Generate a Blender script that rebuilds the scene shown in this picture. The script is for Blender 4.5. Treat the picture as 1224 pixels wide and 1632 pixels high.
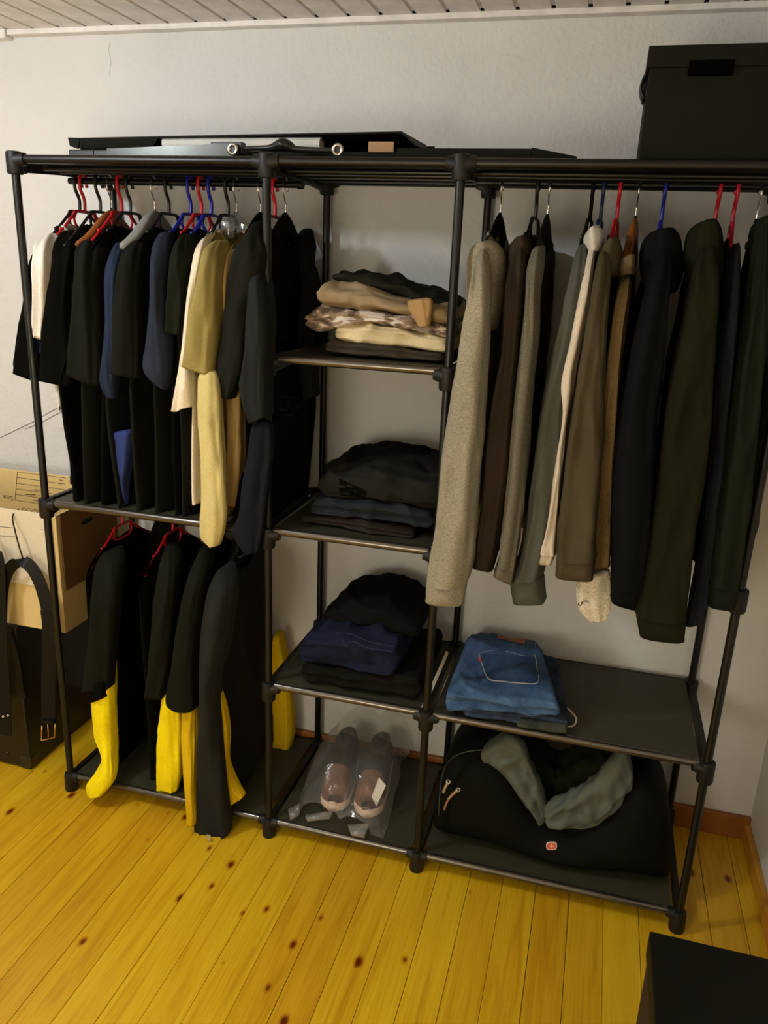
import bpy, bmesh, math, random
import numpy as np
from mathutils import Vector, Matrix, noise
from mathutils.bvhtree import BVHTree

for o in list(bpy.data.objects):
    bpy.data.objects.remove(o)
SC = bpy.context.scene
COL = SC.collection
random.seed(7)

# ------------------------------------------------------------------ camera
CAM = Vector((1.3524, -1.6703, 1.5039))
RIGHT = Vector((0.963, 0.267, 0.040))
FWD = Vector((-0.243, 0.923, -0.298)).normalized()
RIGHT = (RIGHT - FWD * RIGHT.dot(FWD)).normalized()
UP = RIGHT.cross(FWD).normalized()
FPX = 1256.35
cd = bpy.data.cameras.new('camera')
co = bpy.data.objects.new('camera', cd)
COL.objects.link(co)
M3 = Matrix((RIGHT, UP, -FWD)).transposed()
co.matrix_world = Matrix.Translation(CAM) @ M3.to_4x4()
cd.sensor_fit = 'VERTICAL'
cd.sensor_height = 36.0
cd.lens = 36.0 * FPX / 1632.0
cd.clip_start = 0.02
SC.camera = co

# ------------------------------------------------------------------ light and exposure
w = bpy.data.worlds.new('world')
SC.world = w
w.use_nodes = True
w.node_tree.nodes['Background'].inputs[0].default_value = (1, 0.9, 0.75, 1)
w.node_tree.nodes['Background'].inputs[1].default_value = 0.05
ld = bpy.data.lights.new('ceiling_lamp_light', 'POINT')
ld.energy = 29.5
ld.color = (0.93, 1.0, 1.08)
ld.shadow_soft_size = 0.06
lo = bpy.data.objects.new('ceiling_lamp_light', ld)
lo.location = (-0.22, -0.92, 1.96)
COL.objects.link(lo)
l2 = bpy.data.lights.new('room_fill_light', 'POINT')   # added soft fill light behind the camera, lifts the shadows
l2.energy = 45.0
l2.color = (1.0, 0.90, 0.72)
l2.shadow_soft_size = 0.32
lo2 = bpy.data.objects.new('room_fill_light', l2)
lo2.location = (0.40, -2.5, 1.0)
COL.objects.link(lo2)
SC.view_settings.view_transform = 'Standard'
SC.view_settings.look = 'None'
SC.view_settings.gamma = 1
SC.view_settings.use_curve_mapping = False
SC.view_settings.exposure = 0.0

# ------------------------------------------------------------------ helpers
def ray(px, py):
    return (RIGHT * ((px - 612) / FPX) - UP * ((py - 816) / FPX) + FWD)
def W(px, py, y):
    """point of the plane y = const seen at a picture position"""
    d = ray(px, py)
    return CAM + d * ((y - CAM.y) / d.y)
def WZ(px, py, z):
    d = ray(px, py)
    return CAM + d * ((z - CAM.z) / d.z)

def lin(c):
    return tuple(((v / 255) / 12.92 if v / 255 <= 0.04045 else ((v / 255 + 0.055) / 1.055) ** 2.4) for v in c)

def mesh_obj(name, vs, fs, mat=None, parent=None, smooth=True):
    me = bpy.data.meshes.new(name)
    off = parent_world(parent) if parent else Vector((0, 0, 0))
    me.from_pydata([tuple(Vector(v) - off) for v in vs], [], fs)
    if smooth:
        for p in me.polygons:
            p.use_smooth = True
    me.update()
    o = bpy.data.objects.new(name, me)
    COL.objects.link(o)
    if parent:
        o.parent = parent
    if mat:
        me.materials.append(mat)
    return o
def parent_world(p):
    v = Vector((0, 0, 0))
    while p:
        v = v + p.location
        p = p.parent
    return v
def empty(name, loc, label=None, cat=None, group=None):
    o = bpy.data.objects.new(name, None)
    COL.objects.link(o)
    o.location = loc
    o.empty_display_size = 0.05
    tag(o, label, cat, group)
    return o
def tag(o, label=None, cat=None, group=None, kind=None):
    if label: o['label'] = label
    if cat: o['category'] = cat
    if group: o['group'] = group
    if kind: o['kind'] = kind
    return o

class MB:
    def __init__(s):
        s.v, s.f = [], []
    def add(s, vs, fs):
        n = len(s.v)
        s.v += [Vector(v) for v in vs]
        s.f += [tuple(i + n for i in f) for f in fs]
        return s
    def box(s, x0, x1, y0, y1, z0, z1, b=0.0):
        if b <= 0:
            vs = [(x, y, z) for x in (x0, x1) for y in (y0, y1) for z in (z0, z1)]
            fs = [(0, 1, 3, 2), (4, 6, 7, 5), (0, 4, 5, 1), (2, 3, 7, 6), (0, 2, 6, 4), (1, 5, 7, 3)]
            return s.add(vs, fs)
        bm = bmesh.new()
        bmesh.ops.create_cube(bm, size=1)
        for v in bm.verts:
            v.co = Vector(((x0 + x1) / 2 + v.co.x * (x1 - x0), (y0 + y1) / 2 + v.co.y * (y1 - y0), (z0 + z1) / 2 + v.co.z * (z1 - z0)))
        bmesh.ops.bevel(bm, geom=list(bm.edges), offset=b, segments=2, affect='EDGES', profile=0.5)
        bm.verts.index_update()
        vs = [v.co.copy() for v in bm.verts]
        fs = [tuple(v.index for v in f.verts) for f in bm.faces]
        bm.free()
        return s.add(vs, fs)
    def tube(s, pts, r, n=10, cap=True, closed=False, flat=None):
        pts = [Vector(p) for p in pts]
        m = len(pts)
        rr = r if isinstance(r, (list, tuple)) else [r] * m
        base = len(s.v)
        t0 = (pts[1] - pts[0]).normalized()
        a = Vector((0, 0, 1)) if abs(t0.z) < 0.9 else Vector((1, 0, 0))
        u = t0.cross(a).normalized()
        for i, p in enumerate(pts):
            if closed:
                t = (pts[(i + 1) % m] - pts[i - 1]).normalized()
            elif i == 0: t = t0
            elif i == m - 1: t = (pts[-1] - pts[-2]).normalized()
            else: t = ((pts[i + 1] - p).normalized() + (p - pts[i - 1]).normalized()).normalized()
            u = (u - t * u.dot(t)).normalized()
            v = t.cross(u)
            for k in range(n):
                an = 2 * math.pi * k / n
                d = u * math.cos(an) + v * math.sin(an)
                if flat:
                    d = Vector((d.x * flat[0], d.y * flat[1], d.z * flat[2]))
                s.v.append(p + d * rr[i])
        rng = m if closed else m - 1
        for i in range(rng):
            for k in range(n):
                j = (i + 1) % m
                s.f.append((base + i * n + k, base + i * n + (k + 1) % n, base + j * n + (k + 1) % n, base + j * n + k))
        if cap and not closed:
            s.f.append(tuple(base + k for k in reversed(range(n))))
            s.f.append(tuple(base + (m - 1) * n + k for k in range(n)))
        return s
    def cyl(s, a, b, r, n=16, r2=None):
        return s.tube([a, b], [r, r2 if r2 is not None else r], n)
    def torus(s, c, nrm, R, r, n=24, k=8):
        nrm = Vector(nrm).normalized()
        a = Vector((0, 0, 1)) if abs(nrm.z) < 0.9 else Vector((1, 0, 0))
        u = nrm.cross(a).normalized(); v = nrm.cross(u)
        return s.tube([Vector(c) + (u * math.cos(2 * math.pi * i / n) + v * math.sin(2 * math.pi * i / n)) * R for i in range(n)], r, k, closed=True)
    def build(s, name, mat, parent=None, smooth=True, auto=None):
        o = mesh_obj(name, s.v, s.f, mat, parent, smooth)
        if auto is not None:
            o.data.set_sharp_from_angle(angle=math.radians(auto))
        return o

def smoothpts(pts, n=4, closed=False):
    pts = [Vector(p) for p in pts]
    m = len(pts)
    out = []
    for i in range(m if closed else m - 1):
        if closed:
            p0, p1, p2, p3 = pts[i - 1], pts[i], pts[(i + 1) % m], pts[(i + 2) % m]
        else:
            p0, p1, p2, p3 = pts[max(i - 1, 0)], pts[i], pts[i + 1], pts[min(i + 2, m - 1)]
        for k in range(n):
            t = k / n
            out.append(0.5 * ((2 * p1) + (p2 - p0) * t + (2 * p0 - 5 * p1 + 4 * p2 - p3) * t * t + (3 * p1 - p0 - 3 * p2 + p3) * t ** 3))
    if not closed:
        out.append(pts[-1])
    return out

def crease(p):
    a = max(0.0, 1 - abs(noise.noise(p)) * 2.3)
    return a * a
def sp(v, e):
    return math.copysign(abs(v) ** e, v)

# ------------------------------------------------------------------ materials
MATS = {}
def new_mat(name):
    m = bpy.data.materials.new(name)
    m.use_nodes = True
    nt = m.node_tree
    b = nt.nodes['Principled BSDF']
    return m, nt, b
def coords(nt, kind='Object', scale=(1, 1, 1), rand=False):
    tc = nt.nodes.new('ShaderNodeTexCoord')
    mp = nt.nodes.new('ShaderNodeMapping')
    mp.inputs['Scale'].default_value = scale
    nt.links.new(tc.outputs[kind], mp.inputs['Vector'])
    if rand:
        oi = nt.nodes.new('ShaderNodeObjectInfo')
        mul = nt.nodes.new('ShaderNodeVectorMath'); mul.operation = 'SCALE'
        mul.inputs[0].default_value = (37.3, 19.1, 53.7)
        nt.links.new(oi.outputs['Random'], mul.inputs['Scale'])
        nt.links.new(mul.outputs[0], mp.inputs['Location'])
    return mp
def noise_node(nt, vec, scale, detail=3, rough=0.5, dist=0):
    n = nt.nodes.new('ShaderNodeTexNoise')
    n.inputs['Scale'].default_value = scale
    n.inputs['Detail'].default_value = detail
    n.inputs['Roughness'].default_value = rough
    n.inputs['Distortion'].default_value = dist
    nt.links.new(vec.outputs[0], n.inputs['Vector'])
    return n
def ramp(nt, fac, stops):
    r = nt.nodes.new('ShaderNodeValToRGB')
    el = r.color_ramp.elements
    while len(el) < len(stops): el.new(0.5)
    for e, (p, c) in zip(el, stops):
        e.position = p
        e.color = (*c, 1)
    nt.links.new(fac, r.inputs[0])
    return r
def bump(nt, b, h, strength, dist=0.002):
    bp = nt.nodes.new('ShaderNodeBump')
    bp.inputs['Strength'].default_value = strength
    bp.inputs['Distance'].default_value = dist
    nt.links.new(h, bp.inputs['Height'])
    nt.links.new(bp.outputs[0], b.inputs['Normal'])
def plain(name, rgb, rough=0.5, metal=0.0, spec=0.5, bumpy=0.0, bscale=300):
    if name in MATS: return MATS[name]
    m, nt, b = new_mat(name)
    c = lin(rgb)
    b.inputs['Roughness'].default_value = rough
    b.inputs['Metallic'].default_value = metal
    b.inputs['Specular IOR Level'].default_value = spec
    mp = coords(nt)
    n = noise_node(nt, mp, 25, 3)
    r = ramp(nt, n.outputs[0], [(0.3, tuple(v * 0.88 for v in c)), (0.7, tuple(min(1, v * 1.1) for v in c))])
    nt.links.new(r.outputs[0], b.inputs['Base Color'])
    if bumpy:
        n2 = noise_node(nt, mp, bscale, 2)
        bump(nt, b, n2.outputs[0], bumpy)
    MATS[name] = m
    return m
def fabric(name, rgb, heather=0.0, rgb2=None, spec=0.06, weave=0.25):
    if name in MATS: return MATS[name]
    m, nt, b = new_mat(name)
    c = lin(rgb)
    b.inputs['Roughness'].default_value = 0.92
    b.inputs['Specular IOR Level'].default_value = spec
    mp = coords(nt)
    mpf = coords(nt, scale=(1, 1, 0.35) if not heather else (0.35, 0.35, 1.6))
    n = noise_node(nt, mpf, 420 if not heather else 620, 2, 0.6)
    lo_, hi_ = (0.93, 1.06) if not heather else (1 - heather, 1 + heather)
    c2 = lin(rgb2) if rgb2 else tuple(v * hi_ for v in c)
    r = ramp(nt, n.outputs[0], [(0.36, tuple(v * lo_ for v in c)), (0.62, c2)])
    n3 = noise_node(nt, mp, 9, 3)
    mx = nt.nodes.new('ShaderNodeMixRGB'); mx.blend_type = 'MULTIPLY'; mx.inputs[0].default_value = 0.5
    r3 = ramp(nt, n3.outputs[0], [(0.3, (0.8, 0.8, 0.8)), (0.7, (1.1, 1.1, 1.1))])
    nt.links.new(r.outputs[0], mx.inputs[1]); nt.links.new(r3.outputs[0], mx.inputs[2])
    nt.links.new(mx.outputs[0], b.inputs['Base Color'])
    n2 = noise_node(nt, mp, 60, 4, 0.6)
    ad = nt.nodes.new('ShaderNodeMath'); ad.operation = 'MULTIPLY_ADD'
    ad.inputs[1].default_value = weave
    nt.links.new(n.outputs[0], ad.inputs[0]); nt.links.new(n2.outputs[0], ad.inputs[2])
    bump(nt, b, ad.outputs[0], 0.3, 0.0015)
    MATS[name] = m
    return m

def mat_wall():
    m, nt, b = new_mat('white_plaster')
    b.inputs['Roughness'].default_value = 0.9
    b.inputs['Specular IOR Level'].default_value = 0.2
    mp = coords(nt)
    n = noise_node(nt, mp, 3, 3)
    r = ramp(nt, n.outputs[0], [(0.3, lin((218, 217, 213))), (0.7, lin((227, 226, 222)))])
    nt.links.new(r.outputs[0], b.inputs['Base Color'])
    n1 = noise_node(nt, mp, 75, 4, 0.55)
    n2 = noise_node(nt, mp, 14, 3, 0.5)
    ad = nt.nodes.new('ShaderNodeMath'); ad.operation = 'MULTIPLY_ADD'; ad.inputs[1].default_value = 0.8
    nt.links.new(n1.outputs[0], ad.inputs[0]); nt.links.new(n2.outputs[0], ad.inputs[2])
    bump(nt, b, ad.outputs[0], 0.6, 0.006)
    return m
def mat_floor():
    m, nt, b = new_mat('lacquered_pine')
    b.inputs['Roughness'].default_value = 0.34
    b.inputs['Specular IOR Level'].default_value = 0.4
    mp = coords(nt, scale=(14, 0.9, 14), rand=True)
    n = noise_node(nt, mp, 2.2, 5, 0.62, 1.2)
    r = ramp(nt, n.outputs[0], [(0.28, lin((196, 148, 19))), (0.46, lin((214, 172, 28))), (0.72, lin((226, 188, 38)))])
    # tint of each board
    oi = nt.nodes.new('ShaderNodeObjectInfo')
    rr = ramp(nt, oi.outputs['Random'], [(0.0, (0.88, 0.77, 0.8)), (0.35, (0.98, 0.92, 0.9)), (1.0, (1.08, 1.1, 1.1))])
    mx = nt.nodes.new('ShaderNodeMixRGB'); mx.blend_type = 'MULTIPLY'; mx.inputs[0].default_value = 1
    nt.links.new(r.outputs[0], mx.inputs[1]); nt.links.new(rr.outputs[0], mx.inputs[2])
    # fine grain streaks
    mp3 = coords(nt, scale=(90, 2.2, 90), rand=True)
    n3 = noise_node(nt, mp3, 2.0, 3, 0.6)
    r3 = ramp(nt, n3.outputs[0], [(0.34, (0.80, 0.72, 0.6)), (0.5, (1, 1, 1))])
    mx3 = nt.nodes.new('ShaderNodeMixRGB'); mx3.blend_type = 'MULTIPLY'; mx3.inputs[0].default_value = 0.55
    nt.links.new(mx.outputs[0], mx3.inputs[1]); nt.links.new(r3.outputs[0], mx3.inputs[2])
    # knots
    mpk = coords(nt, scale=(9.0, 5.2, 1), rand=True)
    vo = nt.nodes.new('ShaderNodeTexVoronoi'); vo.feature = 'F1'
    vo.voronoi_dimensions = '2D'
    vo.inputs['Scale'].default_value = 1.0
    nt.links.new(mpk.outputs[0], vo.inputs['Vector'])
    nk = noise_node(nt, mp, 9, 2)
    sb = nt.nodes.new('ShaderNodeMath'); sb.operation = 'MULTIPLY_ADD'; sb.inputs[1].default_value = 0.05
    nt.links.new(nk.outputs[0], sb.inputs[0]); nt.links.new(vo.outputs['Distance'], sb.inputs[2])
    # size of each knot from its cell colour
    sx = nt.nodes.new('ShaderNodeSeparateColor'); nt.links.new(vo.outputs['Color'], sx.inputs[0])
    sz = nt.nodes.new('ShaderNodeMapRange')
    sz.inputs['From Min'].default_value = 0.42; sz.inputs['From Max'].default_value = 1.0
    sz.inputs['To Min'].default_value = -0.06; sz.inputs['To Max'].default_value = 0.06
    nt.links.new(sx.outputs[0], sz.inputs[0])
    df = nt.nodes.new('ShaderNodeMath'); df.operation = 'SUBTRACT'
    nt.links.new(sb.outputs[0], df.inputs[0]); nt.links.new(sz.outputs[0], df.inputs[1])
    rk = ramp(nt, df.outputs[0], [(0.0, (0.16, 0.05, 0.01)), (0.025, (0.30, 0.11, 0.03)), (0.06, (0.8, 0.62, 0.5)), (0.1, (1, 1, 1))])
    mx2 = nt.nodes.new('ShaderNodeMixRGB'); mx2.blend_type = 'MULTIPLY'; mx2.inputs[0].default_value = 1
    nt.links.new(mx3.outputs[0], mx2.inputs[1]); nt.links.new(rk.outputs[0], mx2.inputs[2])
    nt.links.new(mx2.outputs[0], b.inputs['Base Color'])
    bump(nt, b, n3.outputs[0], 0.08, 0.001)
    return m
def mat_cardboard(name, rgb, dark=0.93):
    if name in MATS: return MATS[name]
    m, nt, b = new_mat(name)
    b.inputs['Roughness'].default_value = 0.85
    b.inputs['Specular IOR Level'].default_value = 0.15
    c = lin(rgb)
    mp = coords(nt)
    n = noise_node(nt, mp, 90, 4, 0.7)
    r = ramp(nt, n.outputs[0], [(0.3, tuple(v * dark for v in c)), (0.7, c)])
    nt.links.new(r.outputs[0], b.inputs['Base Color'])
    bump(nt, b, n.outputs[0], 0.1)
    MATS[name] = m
    return m
def mat_denim(name, rgb, rgb2):
    if name in MATS: return MATS[name]
    m, nt, b = new_mat(name)
    b.inputs['Roughness'].default_value = 0.9
    b.inputs['Specular IOR Level'].default_value = 0.15
    mp = coords(nt, scale=(1, 0.45, 1))
    n = noise_node(nt, mp, 16, 5, 0.65)
    n2 = noise_node(nt, mp, 420, 2)
    mxf = nt.nodes.new('ShaderNodeMath'); mxf.operation = 'MULTIPLY_ADD'; mxf.inputs[1].default_value = 0.35
    nt.links.new(n2.outputs[0], mxf.inputs[0]); nt.links.new(n.outputs[0], mxf.inputs[2])
    r = ramp(nt, mxf.outputs[0], [(0.5, lin(rgb)), (0.85, lin(rgb2))])
    nt.links.new(r.outputs[0], b.inputs['Base Color'])
    bump(nt, b, mxf.outputs[0], 0.3, 0.003)
    MATS[name] = m
    return m
def mat_camo():
    if 'camo' in MATS: return MATS['camo']
    m, nt, b = new_mat('desert_camouflage')
    b.inputs['Roughness'].default_value = 0.9
    mp = coords(nt, scale=(1, 1, 1.7))
    n = noise_node(nt, mp, 24, 2, 0.4, 0.8)
    r = ramp(nt, n.outputs[0], [(0.0, lin((96, 84, 70))), (0.44, lin((96, 84, 70))), (0.46, lin((150, 126, 100))), (0.55, lin((150, 126, 100))), (0.57, lin((216, 204, 190)))])
    nt.links.new(r.outputs[0], b.inputs['Base Color'])
    MATS['camo'] = m
    return m
def mat_clear(name, tint=(1, 1, 1), gloss=0.12, milk=0.06):
    if name in MATS: return MATS[name]
    m = bpy.data.materials.new(name)
    m.use_nodes = True
    nt = m.node_tree
    nt.nodes.clear()
    out = nt.nodes.new('ShaderNodeOutputMaterial')
    tr = nt.nodes.new('ShaderNodeBsdfTransparent'); tr.inputs[0].default_value = (*tint, 1)
    gl = nt.nodes.new('ShaderNodeBsdfGlossy'); gl.inputs['Roughness'].default_value = 0.12
    di = nt.nodes.new('ShaderNodeBsdfDiffuse'); di.inputs[0].default_value = (0.75, 0.75, 0.72, 1)
    lw = nt.nodes.new('ShaderNodeLayerWeight'); lw.inputs[0].default_value = 0.35
    mr = nt.nodes.new('ShaderNodeMapRange')
    mr.inputs['To Min'].default_value = gloss * 0.4; mr.inputs['To Max'].default_value = min(1, gloss * 4)
    nt.links.new(lw.outputs['Facing'], mr.inputs[0])
    m1 = nt.nodes.new('ShaderNodeMixShader'); m1.inputs[0].default_value = milk
    m2 = nt.nodes.new('ShaderNodeMixShader')
    nt.links.new(mr.outputs[0], m2.inputs[0])
    nt.links.new(tr.outputs[0], m1.inputs[1]); nt.links.new(di.outputs[0], m1.inputs[2])
    nt.links.new(m1.outputs[0], m2.inputs[1]); nt.links.new(gl.outputs[0], m2.inputs[2])
    tc = coords(nt)
    n = noise_node(nt, tc, 30, 3)
    bp = nt.nodes.new('ShaderNodeBump'); bp.inputs['Strength'].default_value = 0.6; bp.inputs['Distance'].default_value = 0.006
    nt.links.new(n.outputs[0], bp.inputs['Height']); nt.links.new(bp.outputs[0], gl.inputs['Normal'])
    nt.links.new(m2.outputs[0], out.inputs[0])
    MATS[name] = m
    return m

WALL = mat_wall()
FLOOR = mat_floor()
TRIMW = plain('white_lacquer_trim', (238, 234, 229), 0.5)
PANEL = plain('ceiling_panel_white', (232, 227, 223), 0.45)
PANELG = plain('ceiling_groove', (206, 196, 186), 0.6)
DARK = plain('dark_void', (26, 18, 10), 0.9)
SKIRT = plain('stained_wood_skirting', (150, 92, 34), 0.45)
PIPE = plain('black_enamel_pipe', (12, 12, 9), 0.36, 0.0, 0.42)
RAIL = plain('grey_enamel_rail', (104, 100, 94), 0.24, 0.85, 0.6)
CONN = plain('black_plastic_connector', (19, 19, 15), 0.5, 0, 0.35)
SHELF = plain('black_nonwoven_shelf', (58, 57, 42), 0.55, 0, 0.35, 0.2, 500)
CHROME = plain('chrome', (214, 210, 205), 0.15, 1.0)
RED = plain('red_plastic', (196, 26, 36), 0.35)
BLUE = plain('blue_plastic', (28, 38, 160), 0.35)
BLACKP = plain('black_plastic', (20, 20, 17), 0.4)
WOODH = plain('hanger_beech', (150, 84, 36), 0.4)
GREYP = plain('grey_plastic', (150, 148, 140), 0.45)
VELVET = fabric('black_velvet', (20, 20, 18))
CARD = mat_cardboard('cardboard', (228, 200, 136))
CARDL = mat_cardboard('cardboard_light', (226, 212, 182))
BLACKCARD = plain('black_cardboard', (20, 21, 12), 0.7, 0, 0.15)
INK = plain('brown_ink', (74, 52, 30), 0.9, 0, 0.1)
WHITEP = plain('white_paper', (226, 224, 216), 0.7)
LEATHER = plain('black_leather', (10, 10, 8), 0.5, 0, 0.22, 0.2, 400)

# ------------------------------------------------------------------ the room
YW = 0.411
XR = 1.906
XL = -2.1
YF = -3.2
ZC = 2.070
def struct(name, mb, mat, label, parent=None, smooth=False):
    o = mb.build(name, mat, parent, smooth)
    if parent is None:
        tag(o, label, None, None, 'structure')
    return o
floor = struct('floor', MB().box(XL, XR, YF, YW, -0.06, -0.022), DARK, 'yellow lacquered pine board floor running towards the white wall')
ceil = struct('ceiling', MB().box(XL, XR, YF, YW, ZC + 0.012, ZC + 0.06), DARK, 'pale panelled ceiling of narrow boards above the clothes rack')
wall_b = struct('wall_back', MB().box(XL - 0.1, XR + 0.1, YW, YW + 0.1, -0.06, ZC + 0.06), WALL, 'white plastered wall behind the clothes rack')
wall_r = struct('wall_right', MB().box(XR, XR + 0.1, YF, YW, -0.06, ZC + 0.06), WALL, 'white side wall at the right of the clothes rack')
struct('wall_left', MB().box(XL - 0.1, XL, YF, YW, -0.06, ZC + 0.06), WALL, 'white side wall far to the left of the rack')
struct('wall_front', MB().box(XL - 0.1, XR + 0.1, YF - 0.1, YF, -0.06, ZC + 0.06), WALL, 'white wall behind the camera')

seams = []
x = 0.3428
while x > XL: x -= 0.0838
while x < XR:
    seams.append(x); x += 0.0838
shared = None
for i, sx in enumerate(seams):
    x0, x1 = max(sx, XL), min(sx + 0.0838, XR)
    if x1 - x0 < 0.004: continue
    g0 = 0.0004 + 0.0011 * (random.random() ** 2)
    full = x1 - x0 > 0.083
    loc = Vector((x0, 0, 0))
    if full and shared is not None and False:
        pass
    mb = MB().box(x0 + g0, x1 - 0.0004, YF, YW, -0.022, 0.0, 0.0008)
    me = bpy.data.meshes.new('floor_plank')
    me.from_pydata([tuple(v - loc) for v in mb.v], [], mb.f)
    me.materials.append(FLOOR)
    o = bpy.data.objects.new('floor_plank', me)
    COL.objects.link(o); o.location = loc; o.parent = floor

pitch = 0.08055
x = -0.292
while x > XL: x -= pitch
me = None
while x < XR:
    x0 = x; x += pitch
    if x0 < XL: continue
    last = x0 + pitch > XR
    if me is None or last:
        w_ = (XR - x0) if last else pitch
        mb = MB().box(0.005, w_ - 0.005, YF, YW - 0.028, ZC, ZC + 0.011, 0.0015)
        n0 = len(mb.f)
        mb.box(-0.006, 0.006, YF, YW - 0.042, ZC + 0.0035, ZC + 0.0115)
        mm = bpy.data.meshes.new('ceiling_plank')
        mm.from_pydata([tuple(v) for v in mb.v], [], mb.f)
        mm.materials.append(PANEL); mm.materials.append(PANELG)
        for p in mm.polygons:
            if p.index >= n0: p.material_index = 1
        if me is None: me = mm
        use = mm
    else:
        use = me
    o = bpy.data.objects.new('ceiling_plank', use)
    COL.objects.link(o); o.location = (x0, 0, 0); o.parent = ceil

# crown moulding in two lengths, skirting boards
struct('trim_1', MB().box(-0.298, XR, 0.381, YW, 2.058, ZC + 0.002, 0.002), TRIMW, 'white moulding between the wall and the boarded ceiling')
struct('trim_2', MB().box(XL, -0.300, 0.377, YW, 2.050, ZC + 0.002, 0.002), TRIMW, 'short lower end of white moulding in the top left corner')
struct('baseboard_back', MB().box(XL, XR, YW - 0.016, YW, 0.0, 0.071, 0.003), SKIRT, 'brown wooden skirting board along the foot of the back wall')
struct('baseboard_right', MB().box(XR - 0.016, XR, YF, YW - 0.016, 0.0, 0.055, 0.003), plain('pale_wood_skirting', (196, 138, 36), 0.45), 'wooden skirting board along the foot of the right wall')
# hairline crack and two pencil-thin grey lines on the back wall
pts = [W(a, b, YW - 0.0004) for a, b in ((176, 66), (173, 80), (177, 97), (175, 110), (175, 124))]
mb = MB().tube(smoothpts(pts, 5), 0.0005, 5)
o = mb.build('wall_crack', plain('crack_grey', (186, 182, 172), 0.9), wall_b)
for a in (((-6, 700), (55, 671), (86, 653), (150, 622)), ((40, 684), (70, 671), (90, 660), (150, 632))):
    c = MB().tube(smoothpts([W(px, py, YW - 0.0012) for px, py in a], 5), 0.0012, 6).build('wall_line', plain('line_grey', (140, 136, 128), 0.7), wall_b)

# ------------------------------------------------------------------ clothes rack
X1, X2, X3, X4 = 0.0, 0.625, 1.041, 1.687
D = 0.384
rack = empty('clothes_rack', (0, 0, 0), 'black metal pipe clothes rack with open bays standing along the white wall', 'clothes rack')
RP = 0.0095
for xx in (X1, X2, X3, X4):
    for yy in (0.0, D):
        MB().cyl((xx, yy, 0.004), (xx, yy, 1.715), RP, 18).build('post', PIPE, rack, auto=40)
def connector(xx, yy, z0, z1, r=0.0185, dirs=(1,), inner=True):
    mb = MB()
    rr = [r * 0.9, r, r, r * 0.96, r * 0.8]
    zz = [z0, z0 + 0.004, z1 - 0.006, z1 - 0.002, z1]
    mb.tube([(xx, yy, z) for z in zz], rr, 22)
    for d in dirs:       # collar that takes the rail
        mb.tube([(xx + d * 0.008, yy, z1 - 0.019), (xx + d * 0.030, yy, z1 - 0.016)], [0.0175, 0.0132], 14)
    s = 1 if yy < 0.1 else -1   # collar that takes the side bar
    mb.box(xx - 0.009, xx + 0.009, yy + (0.01 if s > 0 else -0.034), yy + (0.034 if s > 0 else -0.01), z0 + 0.004, z1 - 0.002, 0.004)
    mb.build('connector', CONN, rack, auto=40)
def foot(xx, yy, dirs):
    mb = MB()
    mb.tube([(xx, yy, z) for z in (0, 0.006, 0.05, 0.056, 0.058)], [0.0175, 0.019, 0.0175, 0.016, 0.012], 22)
    for d in dirs:
        mb.tube([(xx + d * 0.008, yy, 0.045), (xx + d * 0.028, yy, 0.047)], [0.015, 0.0125], 14)
    mb.build('foot', CONN, rack, auto=40)
levels = {   # x0, x1 -> connector bottom, connector top
    'a': (X1, X2, [(1.671, 1.720), (0.840, 0.892)]),
    'b': (X2, X3, [(1.671, 1.720), (1.254, 1.304), (0.840, 0.892), (0.420, 0.474)]),
    'c': (X3, X4, [(1.671, 1.720), (0.420, 0.474)])}
conn = {}
for k, (a, b, lv) in levels.items():
    for z in lv:
        conn.setdefault((a, z), set()).add(1)
        conn.setdefault((b, z), set()).add(-1)
conn.setdefault((X4, (0.840, 0.892)), set())
for (xx, (z0, z1)), dirs in conn.items():
    for yy in (0.0, D):
        connector(xx, yy, z0, z1, dirs=sorted(dirs))
for xx, dirs in ((X1, (1,)), (X2, (-1, 1)), (X3, (-1, 1)), (X4, (-1,))):
    for yy in (0.0, D):
        foot(xx, yy, dirs)
barz = {X1: [(1.671, 1.720), (0.840, 0.892), (0.012, 0.056)], X4: [(1.671, 1.720), (0.420, 0.474), (0.012, 0.056)]}
barz[X2] = barz[X3] = [(1.671, 1.720), (1.254, 1.304), (0.840, 0.892), (0.420, 0.474), (0.012, 0.056)]
for xx, lst in barz.items():
    for z0, z1 in lst:
        if xx == X3 and z0 > 0.8 and z0 < 0.9: pass
        ys = (0.022, 0.17, 0.21, D - 0.022)
        h = (z1 - z0)
        # arched side bar, tallest at its ends
        zb = [z0 + 0.006, z0 + h * 0.32, z0 + h * 0.32, z0 + 0.006]
        vs, fs = [], []
        for y_, zlow in zip(ys, zb):
            for sx_ in (-0.0065, 0.0065):
                vs += [(xx + sx_, y_, zlow), (xx + sx_, y_, z1 - 0.004)]
        for i in range(3):
            q = i * 4
            fs += [(q, q + 1, q + 5, q + 4), (q + 2, q + 6, q + 7, q + 3), (q + 1, q + 3, q + 7, q + 5), (q, q + 4, q + 6, q + 2)]
        fs += [(0, 2, 3, 1), (12, 13, 15, 14)]
        MB().add(vs, fs).build('side_bar', CONN, rack, smooth=False)
def rail(a, b, y_, z, m, r=0.0098):
    MB().cyl((a + 0.018, y_, z), (b - 0.018, y_, z), r, 16).build('rail', m, rack, auto=40)
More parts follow.
